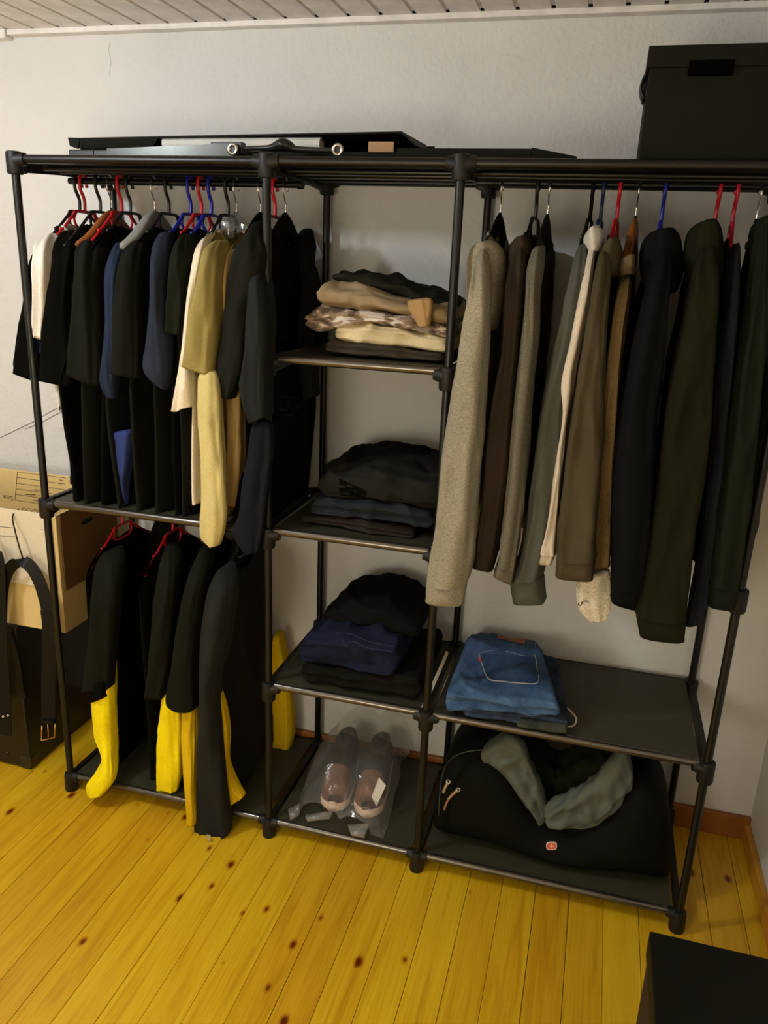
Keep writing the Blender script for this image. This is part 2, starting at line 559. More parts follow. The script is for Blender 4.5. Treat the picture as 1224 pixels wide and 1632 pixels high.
def shelf(a, b, z):
    rail(a, b, 0.0, z, PIPE if z > 1.6 else RAIL); rail(a, b, D, z, PIPE)
    # fabric sheet stretched between the rails, sagging slightly
    vs, fs = [], []
    nx, ny = 16, 10
    for i in range(nx + 1):
        for j in range(ny + 1):
            u, v = i / nx, j / ny
            x_ = a + 0.017 + (b - a - 0.034) * u
            y_ = 0.004 + (D - 0.008) * v
            zz = z + 0.0085 - 0.003 * math.sin(math.pi * v) + 0.0015 * noise.noise(Vector((x_ * 9, y_ * 9, z)))
            vs.append((x_, y_, zz))
    n = len(vs)
    vs += [(x_, y_, z_ - 0.003) for x_, y_, z_ in vs]
    for i in range(nx):
        for j in range(ny):
            q = i * (ny + 1) + j
            fs.append((q, q + ny + 1, q + ny + 2, q + 1))
            fs.append((n + q, n + q + 1, n + q + ny + 2, n + q + ny + 1))
    MB().add(vs, fs).build('shelf_panel', SHELF, rack)
shelf(X1, X2, 0.048); shelf(X2, X3, 0.048); shelf(X3, X4, 0.048)
shelf(X1, X2, 0.878)
shelf(X2, X3, 0.464); shelf(X3, X4, 0.464)
shelf(X2, X3, 0.884); shelf(X2, X3, 1.294)
for a, b in ((X1, X2), (X2, X3), (X3, X4)):
    shelf(a, b, 1.7035)
    for y_ in (0.085, 0.15, 0.22, 0.30):
        MB().cyl((a + 0.01, y_, 1.694), (b - 0.01, y_, 1.694), 0.0065, 12).build('slat_rail', PIPE, rack, auto=40)
RODY = 0.19
RODZ = {'L': 1.676, 'R': 1.687, 'B': 0.846}
for a, b, z in ((X1, X2, RODZ['L']), (X3, X4, RODZ['R']), (X1, X2, RODZ['B'])):
    mb = MB().cyl((a + 0.004, RODY, z), (b + 0.002, RODY, z), 0.0075, 14)
    mb.build('hanging_rod', PIPE, rack, auto=40)
    MB().cyl((b - 0.004, RODY, z), (b + 0.010, RODY, z), 0.0095, 14).build('rod_end_cap', CONN, rack, auto=40)

# ------------------------------------------------------------------ cloth builders
def resample(seq, n):
    """seq: list of lists of vectors, Catmull-Rom along the list"""
    cols = [smoothpts([s[k] for s in seq], n) for k in range(len(seq[0]))]
    return list(zip(*cols))

def loft(rows, Y=0.02, ry=0.05, n=36, seed=0.0, amp=0.006, cap_top=True, hem=True, cap_bot=False, sub=7, ex=0.72, round_top=3, fold=1.0):
    key = []
    for r in rows:
        y_ = r[4] if len(r) > 4 else Y
        a, b = W(r[0], r[1], y_), W(r[2], r[3], y_)
        key.append([(a + b) / 2, (b - a) / 2])
    seq = resample(key, sub)
    m = len(seq)
    rings = []
    rnd = random.Random(seed)
    ph = [rnd.uniform(0, 6.28) for _ in range(4)]
    fr = [rnd.choice((2, 3)), rnd.choice((3, 4, 5)), rnd.uniform(-4, 4), rnd.uniform(-6, 6)]
    for i, (c, h) in enumerate(seq):
        a = max(h.length, 0.002)
        e = h.normalized()
        k = abs((c.x - CAM.x) / (c.y - CAM.y))
        r_ = ry
        if k * r_ > 0.8 * a: r_ = 0.8 * a / k
        a2 = math.sqrt(max(a * a - (k * r_) ** 2, 0.0))
        exx = ex
        if hem:
            q = max(0.0, (i - m * 0.6) / (m * 0.4))
            r_ *= 1 - 0.35 * q
            exx = ex - 0.14 * q
            a2 = math.sqrt(max(a * a - (k * r_) ** 2, 0.0))
        s = 1.0
        if cap_top and i < round_top:
            s = math.sqrt(max(0.0, 1 - (1 - (i + 0.6) / round_top) ** 2))
        if cap_bot and i > m - 1 - round_top:
            s = math.sqrt(max(0.0, 1 - (1 - (m - 1 - i + 0.6) / round_top) ** 2))
        ring = []
        fade = min(1.0, 0.25 + i / (m * 0.3))
        for j in range(n):
            t = 2 * math.pi * j / n
            ct, st = math.cos(t), math.sin(t)
            nv = Vector((ct, st, c.z * 5.0 + seed * 3.1))
            d = noise.noise(Vector((nv.x * 1.3 + seed, nv.y * 1.3, nv.z))) * 0.9
            d += 0.55 * math.sin(fr[0] * t + ph[0] + fr[2] * c.z) + 0.45 * math.sin(fr[1] * t + ph[1] + fr[3] * c.z)
            d += 1.1 * (crease(Vector((nv.x * 1.1 + seed * 2.3, nv.y * 1.1, c.z * 3.2))) - 0.35) + 0.5 * (crease(Vector((nv.x * 1.6 + seed * 5.3, nv.y * 1.6, c.z * 11))) - 0.3)
            if amp > 0.015: d += 0.9 * (crease(Vector((nv.x * 1.5 + c.x * 22, nv.y, c.z * 22 + seed))) - 0.3)
            d = d * amp * fade * fold
            if hem and m - 1 - i == 2: d -= 0.0012
            lim = min(a2, r_) * 0.4
            d = max(-lim, min(lim, d))
            dirx = e * ct
            p = c + e * (a2 * s * sp(ct, exx)) + Vector((0, r_ * s * sp(st, exx), 0)) + (e * ct * 0.35 + Vector((0, st, 0))) * d
            p.z += 0.3 * d
            ring.append(p)
        rings.append(ring)
    if hem:
        last = rings[-1]; cc = sum(last, Vector()) / n
        rings.append([cc + (p - cc) * 0.95 + Vector((0, 0, 0.001)) for p in last])
        prev = rings[-4] if len(rings) > 4 else rings[0]
        c2 = sum(prev, Vector()) / n
        rings.append([c2 + (p - c2) * 0.93 for p in prev])
    vs, fs = [], []
    for r in rings: vs += r
    for i in range(len(rings) - 1):
        for j in range(n):
            fs.append((i * n + j, i * n + (j + 1) % n, (i + 1) * n + (j + 1) % n, (i + 1) * n + j))
    if cap_top: fs.append(tuple(reversed(range(n))))
    if cap_bot: fs.append(tuple((len(rings) - 1) * n + j for j in range(n)))
    return vs, fs

def centre_at(rows, Y):
    """world centres of a loft's rows, top to bottom"""
    out = []
    for r in rows:
        y_ = r[4] if len(r) > 4 else Y
        out.append((W(r[0], r[1], y_) + W(r[2], r[3], y_)) / 2)
    return out

def body(hx, front, zneck, zbot, yc=0.185, b=0.185, a_top=0.012, a_bot=0.02, seed=0, amp=0.006, drop=0.085, dip=0.07, n=56, m=40, slope=0.0, flare=0.0, bottom_wave=0.012):
    """flattened tube hanging in the plane of its hanger. front: world points of its front edge, top to bottom"""
    fz = [p.z for p in front]
    fx = [p.x for p in front]
    def xf(z):
        if z >= fz[0]: return fx[0]
        for i in range(len(fz) - 1):
            if fz[i] >= z >= fz[i + 1]:
                t = (fz[i] - z) / max(fz[i] - fz[i + 1], 1e-5)
                return fx[i] + (fx[i + 1] - fx[i]) * t
        return fx[-1]
    vs, fs = [], []
    rnd = random.Random(seed)
    ph = rnd.uniform(0, 6.28)
    yf = yc - b + 0.03
    base_x = hx + slope * (yf - yc)
    def drift(z):
        return max(-0.07, min(0.07, (xf(z) - base_x) * min(1.0, max(0.0, (zneck - drop - z) / 0.25))))
    for i in range(m + 1):
        v = i / m
        for j in range(n):
            t = 2 * math.pi * j / n
            cy, sx_ = math.cos(t), math.sin(t)
            dy = -b * sp(cy, 0.8) * (1 + flare * v)
            ady = abs(dy)
            zt = zneck - drop * max(0.0, (ady - 0.045) / (b - 0.045)) - 0.03 * max(0.0, (ady - 0.84 * b) / (0.16 * b)) ** 2
            if ady < 0.085:
                dd = dip if sx_ >= 0 else dip * 0.5
                zt -= dd * (1 - (ady / 0.085) ** 2) ** 0.7
            zb = zbot + bottom_wave * noise.noise(Vector((dy * 6, sx_, seed)))
            z = zt + (zb - zt) * v
            y = yc + dy
            top_open = 0.55 if ady < 0.085 else 0.28
            a = (a_top + (a_bot - a_top) * v) * (top_open + (1 - top_open) * min(1, v * 7))
            xline = hx + slope * (y - yc) + drift(z)
            f = amp * min(1.0, v * 2.2) * (math.sin(dy * 42 + ph + z * 3 + 2.2 * noise.noise(Vector((dy * 3, z * 2, seed)))) * 0.6 + 1.1 * noise.noise(Vector((dy * 11 + seed * 7.7, z * 3.5, sx_ * 0.6))))
            x = xline + a * sp(sx_, 0.85) + f * (0.75 + 0.25 * sx_)
            vs.append(Vector((x, y, z)))
    for i in range(m):
        for j in range(n):
            fs.append((i * n + j, i * n + (j + 1) % n, (i + 1) * n + (j + 1) % n, (i + 1) * n + j))
    # turned-in hem
    c = len(vs)
    last = vs[m * n:(m + 1) * n]
    for j, p in enumerate(last):
        q = last[(n - j) % n]
        mid = (p + Vector((q.x, p.y, p.z))) / 2
        vs.append(p + (mid - p) * 0.25 + Vector((0, 0, 0.02)))
    for j in range(n):
        fs.append((m * n + j, m * n + (j + 1) % n, c + (j + 1) % n, c + j))
    necks = [vs[j] for j in range(n) if abs(vs[j].y - yc) < 0.088]
    ring = sorted([p for p in necks if True], key=lambda p: math.atan2(p.x - hx - 0.0001, p.y - yc))
    return vs, fs, vs[:n]

def neck_ring(toprow, yc, n):
    pos = [p for j, p in enumerate(toprow) if abs(p.y - yc) < 0.09 and math.sin(2 * math.pi * j / n) >= -1e-6]
    neg = [p for j, p in enumerate(toprow) if abs(p.y - yc) < 0.09 and math.sin(2 * math.pi * j / n) < -1e-6]
    pos.sort(key=lambda p: p.y); neg.sort(key=lambda p: -p.y)
    return pos + neg

# hangers -----------------------------------------------------------
def hook_pts(x, y, z, neck, lean=0.0):
    """from the tip behind the rod, over the rod, down to the neck"""
    r = 0.0105
    pts = [(x, y + 0.016, z - 0.014), (x, y + 0.013, z - 0.002)]
    for k in range(7):
        a = math.radians(10 + k * 27)
        pts.append((x, y + 0.0125 * math.cos(a), z + 0.003 + 0.0125 * math.sin(a)))
    pts += [(x, y - 0.014, z - 0.012), (x, y - 0.010, z - 0.024), (x, y - 0.001, z - 0.038), (x, y + 0.002, z - 0.050), (x, y, neck)]
    return smoothpts(pts, 3)

def hanger(kind, hx, slope, rodz, label, group, mat=None, half=0.155, neckd=0.073, drop=0.080):
    """slope: how far the hanger is turned, dx per dy"""
    names = {'tube': 'plastic_hanger', 'wood': 'wooden_hanger', 'velvet': 'slim_hanger', 'clear': 'clear_hanger', 'wide': 'broad_hanger'}
    zn = rodz - neckd
    root = empty(names[kind], (hx, RODY, zn - drop), label, 'hanger', group)
    def P(dy, z, dx=0): return Vector((hx + dx + slope * -dy * -1, RODY + dy, z))
    hm = CHROME if kind in ('wood', 'velvet', 'clear', 'wide') else mat
    hr = 0.0017 if hm is CHROME else 0.0042
    MB().tube(hook_pts(hx, RODY, rodz, zn, 0), hr, 10).build('hook', hm, root)
    if kind == 'tube':
        r = 0.0036
        f = MB()
        f.tube(smoothpts([P(-half, zn - drop * 1.08), P(-0.10, zn - drop * 0.62), P(-0.048, zn - 0.010), P(-0.035, zn), P(0.035, zn), P(0.048, zn - 0.010), P(0.10, zn - drop * 0.62), P(half, zn - drop * 1.08)], 4), r, 8)
        f.build('arm', mat, root)
        MB().tube(smoothpts([P(-half + 0.004, zn - drop * 1.08), P(-0.1, zn - drop * 1.08 - 0.006), P(0.1, zn - drop * 1.08 - 0.006), P(half - 0.004, zn - drop * 1.08)], 4), r, 8).build('lower_bar', mat, root)
        l = MB()
        l.tube(smoothpts([P(-0.034, zn - 0.001), P(-0.045, zn - 0.018), P(-0.034, zn - 0.036), P(0.0, zn - 0.039), P(0.034, zn - 0.036), P(0.045, zn - 0.018), P(0.034, zn - 0.001)], 5), r * 0.85, 8)
        l.build('tie_loop', mat, root)
        MB().tube([P(-0.10, zn - drop * 0.62), P(-0.103, zn - drop * 0.62 + 0.008)], r * 0.9, 8).build('strap_hook', mat, root)
    else:
        th = {'wood': 0.0065, 'velvet': 0.0035, 'clear': 0.005, 'wide': 0.010}[kind]
        hh = {'wood': 0.020, 'velvet': 0.024, 'clear': 0.022, 'wide': 0.022}[kind]
        vs, fs = [], []
        m, n = 24, 12
        for i in range(m + 1):
            u = -1 + 2 * i / m
            dy = u * half
            zc = zn - 0.012 - (drop - 0.012) * (0.5 - 0.5 * math.cos(math.pi * min(1, abs(u) * 1.05))) ** 0.9
            s = math.sqrt(max(0.02, 1 - abs(u) ** 6))
            wv = th * (1 + (0.9 * abs(u) if kind in ('wide', 'wood') else 0)) * s
            hv = hh * (1.0 - 0.35 * abs(u)) * s
            for j in range(n):
                t = 2 * math.pi * j / n
                c = P(dy, zc)
                vs.append(c + Vector((wv * sp(math.cos(t), 0.7), 0, hv * sp(math.sin(t), 0.8))))
        for i in range(m):
            for j in range(n):
                fs.append((i * n + j, (i + 1) * n + j, (i + 1) * n + (j + 1) % n, i * n + (j + 1) % n))
        fs.append(tuple(range(n))); fs.append(tuple(m * n + j for j in reversed(range(n))))
        MB().add(vs, fs).build('arm', mat, root)
        MB().cyl((hx, RODY, zn + 0.012), (hx, RODY, zn - 0.004), 0.0032, 10).build('collar', CHROME if kind == 'wood' else mat, root)
        if kind in ('velvet', 'clear', 'wide'):
            MB().tube([P(-half + 0.02, zn - drop - 0.012), P(half - 0.02, zn - drop - 0.012)], 0.003, 8).build('lower_bar', mat, root)
        if kind == 'clear':
            for s in (-1, 1):
                MB().box(hx - 0.012, hx + 0.012, RODY + s * 0.05 - 0.012, RODY + s * 0.05 + 0.012, zn - 0.055, zn - 0.012, 0.003).build('clip', mat, root)
    return root

def hook_x(px, rodz):
    return W(px, 305 if rodz > 1 else 838, RODY).x

def garment(name, label, cat, group, hx, rodz, mat, sleeve, Y=0.02, ry=0.045, zbot=0.90, seed=1, front=None, mat_s=None, cuff=0, mat_c=None, hood=None, hoodY=0.10, collar=True,
            a_bot=0.018, amp=0.006, samp=0.006, dip=0.07, drop=0.085, zdrop=0.008, back_sleeve=True, extra=(), matc=None, slope=0.0, fold=1.0, body_b=0.178):
    zn = rodz - 0.073 - zdrop
    if len(sleeve[0]) == 4:
        sleeve = [(*sleeve[0], Y + 0.085), (*sleeve[1], Y + 0.03)] + list(sleeve[2:])
    sc = centre_at(sleeve, Y)
    fr = front if front else [Vector((p.x + 0.010, p.y, p.z)) for p in sc]
    if front is None:
        last = fr[-1]
        fr = [p for p in fr if p.z > zbot] or fr[:1]
        fr = fr + [Vector((fr[-1].x + 0.008, 0, zbot - 0.05))]
    root = empty(name, (hx, RODY, zbot), label, cat, group)
    vs, fs, top = body(hx, fr, zn, zbot, seed=seed, a_bot=a_bot, amp=amp, dip=dip, drop=drop, slope=slope, b=body_b)
    bo = mesh_obj('body', vs, fs, mat, root)
    if collar:
        nr = neck_ring(top, 0.185, 56)
        MB().tube(smoothpts(nr, 2, True), 0.0055, 8, closed=True, flat=(0.6, 1, 1.5)).build('collar', matc or mat, root)
    rows = list(sleeve)
    if cuff:
        rows = sleeve[:-1]
        cr = sleeve[-2:]
    vs, fs = loft(rows, Y, ry, seed=seed, amp=samp, hem=not cuff, fold=fold)
    so = mesh_obj('sleeve', vs, fs, mat_s or mat, root)
    if cuff:
        vs, fs = loft(cr, Y, ry * 0.8, seed=seed, amp=samp * 0.6, cap_top=False, sub=8, fold=fold)
        mesh_obj('cuff', vs, fs, mat_c or mat_s or mat, root)
    if back_sleeve:
        c0 = sc[0]
        sl = (hx - c0.x) / (RODY - Y)
        dy = 0.335
        b2 = bpy.data.objects.new('sleeve', so.data)
        COL.objects.link(b2); b2.parent = root
        b2.location = (max(-0.06, min(0.06, sl * dy * 0.35)), dy - 0.02 + min(0, 0.02 - Y) * 0, 0)
        if b2.location.y + Y + ry > YW - 0.012:
            b2.location.y = YW - 0.012 - Y - ry
    if hood:
        vs, fs = loft(hood, hoodY, 0.07, seed=seed + 5, amp=0.005, hem=False, cap_bot=True, ex=0.9)
        mesh_obj('hood', vs, fs, mat, root)
    for nm, rws, Y2, ry2, mt in extra:
        vs, fs = loft(rws, Y2, ry2, seed=seed + 9, amp=0.007)
        mesh_obj(nm, vs, fs, mt, root)
    return root, bo

def slope_of(sleeve, Y, hx):
    c = centre_at(sleeve[:2], Y)[0]
    return max(-0.5, min(0.5, (hx - c.x) / (RODY - Y)))

# colours
BLK = fabric('black_jersey', (9, 10, 6))
BLK2 = fabric('washed_black_jersey', (26, 27, 22))
CHAR = fabric('charcoal_navy_jersey', (38, 42, 48))
NAVY = fabric('navy_jersey', (36, 46, 84))
NAVYD = fabric('dark_navy_jersey', (26, 29, 44))
WHT = fabric('white_cotton', (226, 218, 204))
CREAM = fabric('cream_cotton', (236, 222, 194))
KHAKI = fabric('olive_khaki_cotton', (154, 139, 82))
TAN = fabric('tan_cotton', (164, 138, 88))
YEL = fabric('yellow_cotton', (252, 230, 12), spec=0.2)
YELD = fabric('ochre_cotton', (214, 178, 24))

# ------------------------------------------------------------------ upper left bay: shirts
ZL = RODZ['L']
GL = 'shirts in the upper left bay'
HG = 'hangers on the upper left rod'
left = [
 # hookpx, hanger kind, material, hanger label, garment label, mats, rows ...
 dict(h=125, k='tube', m=BLACKP, hl='black plastic hanger nearest the left end of the rod', n='t_shirt', l='black T-shirt at the far left of the rod, partly behind the corner post', mat=BLK, Y=0.045, bb=0.145,
      rows=[(60, 395, 76, 392), (50, 420, 80, 415), (46, 455, 80, 450), (38, 500, 76, 500), (30, 550, 74, 556), (25, 591, 70, 608)], zb=0.92, front=[(98, 620), (112, 690), (124, 760), (128, 800)]),
 dict(h=133, k='tube', m=RED, hl='red plastic hanger carrying the white shirt', n='t_shirt', l='white cotton shirt with pale sleeve beside the left corner post', mat=WHT, Y=0.0, bb=0.16,
      rows=[(72, 380, 98, 368), (57, 392, 96, 390), (53, 420, 90, 425), (53, 480, 84, 480), (53, 536, 72, 542)], zb=1.12),
 dict(h=158, k='tube', m=BLACKP, hl='black plastic hanger just left of the wooden hanger', n='t_shirt', l='dark shirt with blue sleeve tip showing beside the white shirt', mat=NAVYD, ms=NAVY, Y=0.035, bb=0.15,
      rows=[(92, 385, 106, 383), (86, 410, 106, 410), (80, 450, 102, 450), (70, 510, 97, 510), (60, 562, 92, 566)], zb=0.925,
      front=[(108, 620), (118, 690), (122, 760), (118, 800)]),
 dict(h=176, k='wood', m=WOODH, zd=0.034, hl='brown wooden hanger with red plastic bar lying against it', n='t_shirt', l='black T-shirt with wide sleeve hanging right of the white shirt', mat=BLK, Y=0.03,
      rows=[(104, 368, 122, 366), (92, 388, 126, 390), (87, 420, 126, 420), (80, 480, 124, 480), (72, 540, 122, 545), (63, 603, 118, 614)], zb=0.89,
      front=[(112, 610), (120, 680), (130, 740), (134, 800)]),
 dict(h=192, k='tube', m=RED, zd=0.026, hl='red plastic hanger directly behind the wooden hanger', n='t_shirt', l='black T-shirt below the wooden hanger with a drooping sleeve tip', mat=BLK2, Y=0.02,
      rows=[(140, 382, 165, 378), (128, 395, 168, 395), (123, 430, 168, 430), (119, 480, 168, 480), (115, 540, 166, 545), (111, 594, 162, 616)], zb=0.885,
      front=[(148, 615), (150, 700), (152, 790)]),
 dict(h=206, k='tube', m=BLACKP, hl='black plastic hanger with open loop right of the wooden hanger', n='t_shirt', l='plain black shirt mostly hidden behind the blue-edged polo', mat=BLK, Y=0.075,
      rows=[(160, 390, 182, 386), (152, 410, 186, 410), (148, 480, 184, 480), (146, 560, 180, 560), (145, 612, 176, 622)], zb=0.89,
      front=[(178, 620), (178, 800)]),
 dict(h=245, k='wide', m=GREYP, zd=0.034, hl='broad pale grey hanger with thin wire hook', n='polo_shirt', l='charcoal polo shirt with a blue edge along its sleeve', mat=BLK2, ms=fabric('slate_blue_jersey', (40, 49, 68)), Y=0.015,
      rows=[(186, 388, 202, 384), (174, 412, 204, 412), (168, 440, 202, 445), (167, 500, 198, 500), (165, 560, 194, 565), (163, 606, 190, 616), (171, 632, 187, 636)], zb=0.885,
      front=[(186, 640), (190, 690), (196, 740), (204, 800)], extra=[('blue_hem', [(177, 688, 216, 684), (180, 705, 216, 705), (184, 740, 212, 740), (188, 775, 206, 772), (196, 806, 204, 804)], 0.035, 0.022, fabric('royal_blue_jersey', (50, 62, 112)))]),
 dict(h=268, k='tube', m=BLACKP, hl='black plastic hanger right of the broad grey hanger', n='t_shirt', l='charcoal black T-shirt right of the blue-edged polo', mat=BLK2, Y=0.005,
      rows=[(215, 385, 236, 380), (202, 398, 240, 400), (194, 425, 238, 430), (188, 480, 236, 480), (184, 540, 233, 545), (181, 594, 229, 602)], zb=0.885,
      front=[(222, 610), (226, 700), (234, 800)]),
 dict(h=303, k='tube', m=BLUE, hl='blue plastic hanger left of the red one', n='t_shirt', l='faded dark blue T-shirt with a flipped grey sleeve edge', mat=CHAR, ms=fabric('faded_navy_jersey', (44, 50, 62)), Y=-0.005,
      rows=[(256, 372, 276, 368), (246, 392, 281, 395), (240, 430, 279, 430), (237, 480, 277, 480), (233, 530, 277, 536), (229, 582, 275, 594), (243, 602, 269, 622)], zb=0.885,
      front=[(262, 630), (264, 700), (266, 800)], mb=BLK2),
 dict(h=320, k='tube', m=RED, hl='red plastic hanger between two blue hangers', n='t_shirt', l='short-sleeved black T-shirt left of the cream shirt', mat=BLK, ms=fabric('green_black_jersey', (30, 32, 24)), Y=-0.01,
      rows=[(290, 376, 305, 371), (279, 395, 313, 398), (273, 430, 309, 430), (269, 480, 303, 480), (264, 529, 293, 534)], zb=0.885,
      front=[(288, 560), (292, 700), (296, 805)]),
 dict(h=336, k='tube', m=BLUE, hl='blue plastic hanger right of the red one', n='t_shirt', l='black shirt tucked behind the cream shirt with only its hem showing', mat=BLK2, Y=0.045,
      rows=[(294, 384, 311, 380), (286, 410, 314, 412), (279, 470, 308, 470), (273, 520, 300, 522), (270, 546, 288, 556)], zb=0.885,
      front=[(302, 600), (304, 700), (306, 805)]),
 dict(h=363, k='tube', m=BLACKP, hl='black plastic hanger above the khaki shirt', n='long_sleeved_shirt', l='cream cotton shirt with a long open pale sleeve', mat=CREAM, Y=-0.02,
      rows=[(323, 381, 337, 376), (311, 400, 336, 402), (302, 440, 326, 440), (296, 480, 319, 480), (291, 530, 312, 530), (285, 590, 317, 596), (281, 625, 317, 627), (277, 655, 317, 645)], zb=0.92,
      front=[(322, 660), (322, 780)]),
 dict(h=376, k='clear', m=mat_clear('clear_plastic', (0.96, 0.97, 0.97), 0.16, 0.10), hl='transparent plastic hanger with thin wire hook', n='t_shirt', l='olive khaki shirt whose pale hem hangs over the shelf rail', mat=KHAKI, Y=-0.035,
      rows=[(344, 385, 362, 381), (328, 400, 365, 402), (320, 430, 362, 432), (312, 470, 359, 472), (304, 510, 356, 517), (298, 550, 350, 558), (293, 581, 344, 598)], zb=0.90,
      front=[(338, 610), (340, 700), (342, 800)], extra=[('shirt_tail', [(318, 590, 350, 590), (317, 640, 354, 640), (319, 690, 356, 690), (321, 740, 360, 740), (321, 795, 362, 792), (320, 830, 362, 822), (322, 856, 358, 846), (336, 871, 352, 867)], -0.042, 0.024, fabric('pale_khaki_cotton', (208, 192, 128)))]),
 dict(h=415, k='velvet', m=VELVET, hl='slim black hanger with wire hook left of the post', n='t_shirt', l='tan cotton shirt squeezed between khaki and black shirts', mat=TAN, Y=0.0,
      rows=[(368, 393, 383, 388), (358, 410, 386, 412), (354, 440, 382, 445), (353, 480, 376, 482), (355, 512, 368, 516)], zb=0.90,
      front=[(374, 560), (376, 700), (370, 800)], extra=[('shirt_tail', [(362, 610, 388, 610), (364, 660, 390, 660), (364, 720, 390, 720), (360, 770, 386, 772), (354, 800, 380, 808)], 0.02, 0.02, TAN)]),
 dict(h=438, k='tube', m=RED, hl='red plastic hanger right behind the bay post', n='t_shirt', l='black T-shirt with long wide sleeve right of the tan shirt', mat=BLK, ms=fabric('soft_black_jersey', (32, 33, 27)), Y=-0.015,
      rows=[(405, 356, 425, 350), (390, 380, 428, 380), (376, 405, 426, 405), (368, 450, 421, 450), (360, 510, 404, 510), (350, 570, 396, 577), (342, 621, 374, 637)], zb=0.885,
      front=[(386, 640), (388, 700), (386, 805)]),
 dict(h=455, k='velvet', m=VELVET, hl='slim black hanger with wire hook right of the post', n='t_shirt', l='black T-shirt with faded chest lettering beside the middle shelves', bb=0.192, mat=fabric('deep_black_jersey', (14, 14, 11)), ms=fabric('lit_black_jersey', (38, 40, 40)), Y=-0.04,  # sleeve cloth lighter than the body: lamplight put into its colour
      rows=[(410, 428, 428, 420), (400, 445, 432, 445), (395, 490, 438, 490), (393, 540, 438, 540), (388, 590, 434, 590), (385, 622, 432, 634), (399, 674, 432, 662)], zb=0.86,
      front=[(424, 680), (420, 760), (415, 830)], extra=[('shirt_tail', [(402, 670, 436, 670), (395, 720, 436, 720), (388, 770, 430, 770), (384, 815, 425, 815), (374, 848, 420, 848), (392, 882, 412, 880)], -0.03, 0.022, fabric('dark_slate_jersey', (28, 30, 36)))]),
]
lastbody = None
for i, d in enumerate(left):
    hx = hook_x(d['h'], ZL)
    fr = None
    if 'front' in d:
        fr = [Vector((hx, 0, 1.55)), Vector((hx, 0, 1.35))] + [W(px, py, 0.05) for px, py in d['front']]
        fr.sort(key=lambda p: -p.z)
    nm = d['n']
    root, bo = garment(nm, d['l'], 'shirt', GL, hx, ZL, d.get('mb', d['mat']), d['rows'], Y=d['Y'], zbot=d['zb'], seed=i + 1, front=fr, mat_s=d.get('ms', d['mat']), extra=d.get('extra', ()),
                       a_bot=0.016, samp=0.008, back_sleeve=True, zdrop=d.get('zd', 0.010), body_b=d.get('bb', 0.178))
    hanger(d['k'], hx, 0.0, ZL, d['hl'], HG, d['m'])
    lastbody = bo

# ------------------------------------------------------------------ decals mapped on real surfaces
def bvh_of(objs):
    vs, fs = [], []
    for o in objs:
        off = parent_world(o)
        n = len(vs)
        vs += [v.co + off for v in o.data.vertices]
        fs += [tuple(i + n for i in p.vertices) for p in o.data.polygons]
    return BVHTree.FromPolygons(vs, fs)
def hit(bv, px, py, lift=0.0008):
    d = ray(px, py).normalized()
    loc, nr, idx, dist = bv.ray_cast(CAM, d)
    if loc is None: return None
    if nr.dot(d) > 0: nr = -nr
    return loc + nr * lift, nr
def patch(name, bv, quad, mat, parent, nu=10, nv=8, lift=0.001, shape=None):
    """quad: tl, tr, br, bl in picture positions"""
    tl, tr, br, bl = [Vector((*q, 0)) for q in quad]
    vs, ok, fs = [], [], []
    for j in range(nv + 1):
        for i in range(nu + 1):
            u, v = i / nu, j / nv
            p = (tl * (1 - u) + tr * u) * (1 - v) + (bl * (1 - u) + br * u) * v
            h = hit(bv, p.x, p.y, lift)
            vs.append(h[0] if h else None)
    keep = {}
    out = []
    for k, p in enumerate(vs):
        if p is not None:
            keep[k] = len(out); out.append(p)
    for j in range(nv):
        for i in range(nu):
            q = (j * (nu + 1) + i, j * (nu + 1) + i + 1, (j + 1) * (nu + 1) + i + 1, (j + 1) * (nu + 1) + i)
            if all(k in keep for k in q): fs.append(tuple(keep[k] for k in q))
    if not fs: return None
    return mesh_obj(name, out, fs, mat, parent)
def stitch(name, bv, pts, r, mat, parent, lift=0.0008):
    ps = [hit(bv, a, b, lift) for a, b in pts]
    ps = [p[0] for p in ps if p]
    if len(ps) < 2: return None
    return MB().tube(smoothpts(ps, 4), r, 6).build(name, mat, parent)
def text_mesh(s, size=1.0):
    cu = bpy.data.curves.new('text', 'FONT')
    cu.body = s; cu.size = size; cu.align_x = 'CENTER'; cu.align_y = 'CENTER'; cu.resolution_u = 3
    o = bpy.data.objects.new('text', cu)
    COL.objects.link(o)
    dg = bpy.context.evaluated_depsgraph_get()
    me = bpy.data.meshes.new_from_object(o.evaluated_get(dg))
    bpy.data.objects.remove(o)
    vs = [v.co.copy() for v in me.vertices]; fs = [tuple(p.vertices) for p in me.polygons]
    bpy.data.meshes.remove(me)
    return vs, fs
def text_decal(name, s, bv, c, ux, uy, mat, parent, lift=0.001):
    """c centre, ux/uy picture vectors of one em to the right and up"""
    vs, fs = text_mesh(s)
    out = []
    for v in vs:
        h = hit(bv, c[0] + ux[0] * v.x + uy[0] * v.y, c[1] + ux[1] * v.x + uy[1] * v.y, lift)
        if h is None: return None
        out.append(h[0])
    return mesh_obj(name, out, fs, mat, parent, smooth=False)

bv = bvh_of([lastbody])
PRINT = fabric('faded_print', (40, 40, 34))
text_decal('chest_print', 'LAV', bv, (462, 648), (22, 2), (0, -26), PRINT, lastbody.parent)
patch('chest_print', bv, [(450, 632), (474, 633), (474, 635), (450, 634)], PRINT, lastbody.parent, 6, 1)
patch('chest_print', bv, [(452, 660), (470, 661), (466, 664), (455, 663)], PRINT, lastbody.parent, 6, 2)
patch('chest_print', bv, [(444, 535), (468, 536), (468, 541), (446, 540)], fabric('faint_print', (28, 28, 20)), lastbody.parent, 6, 2)

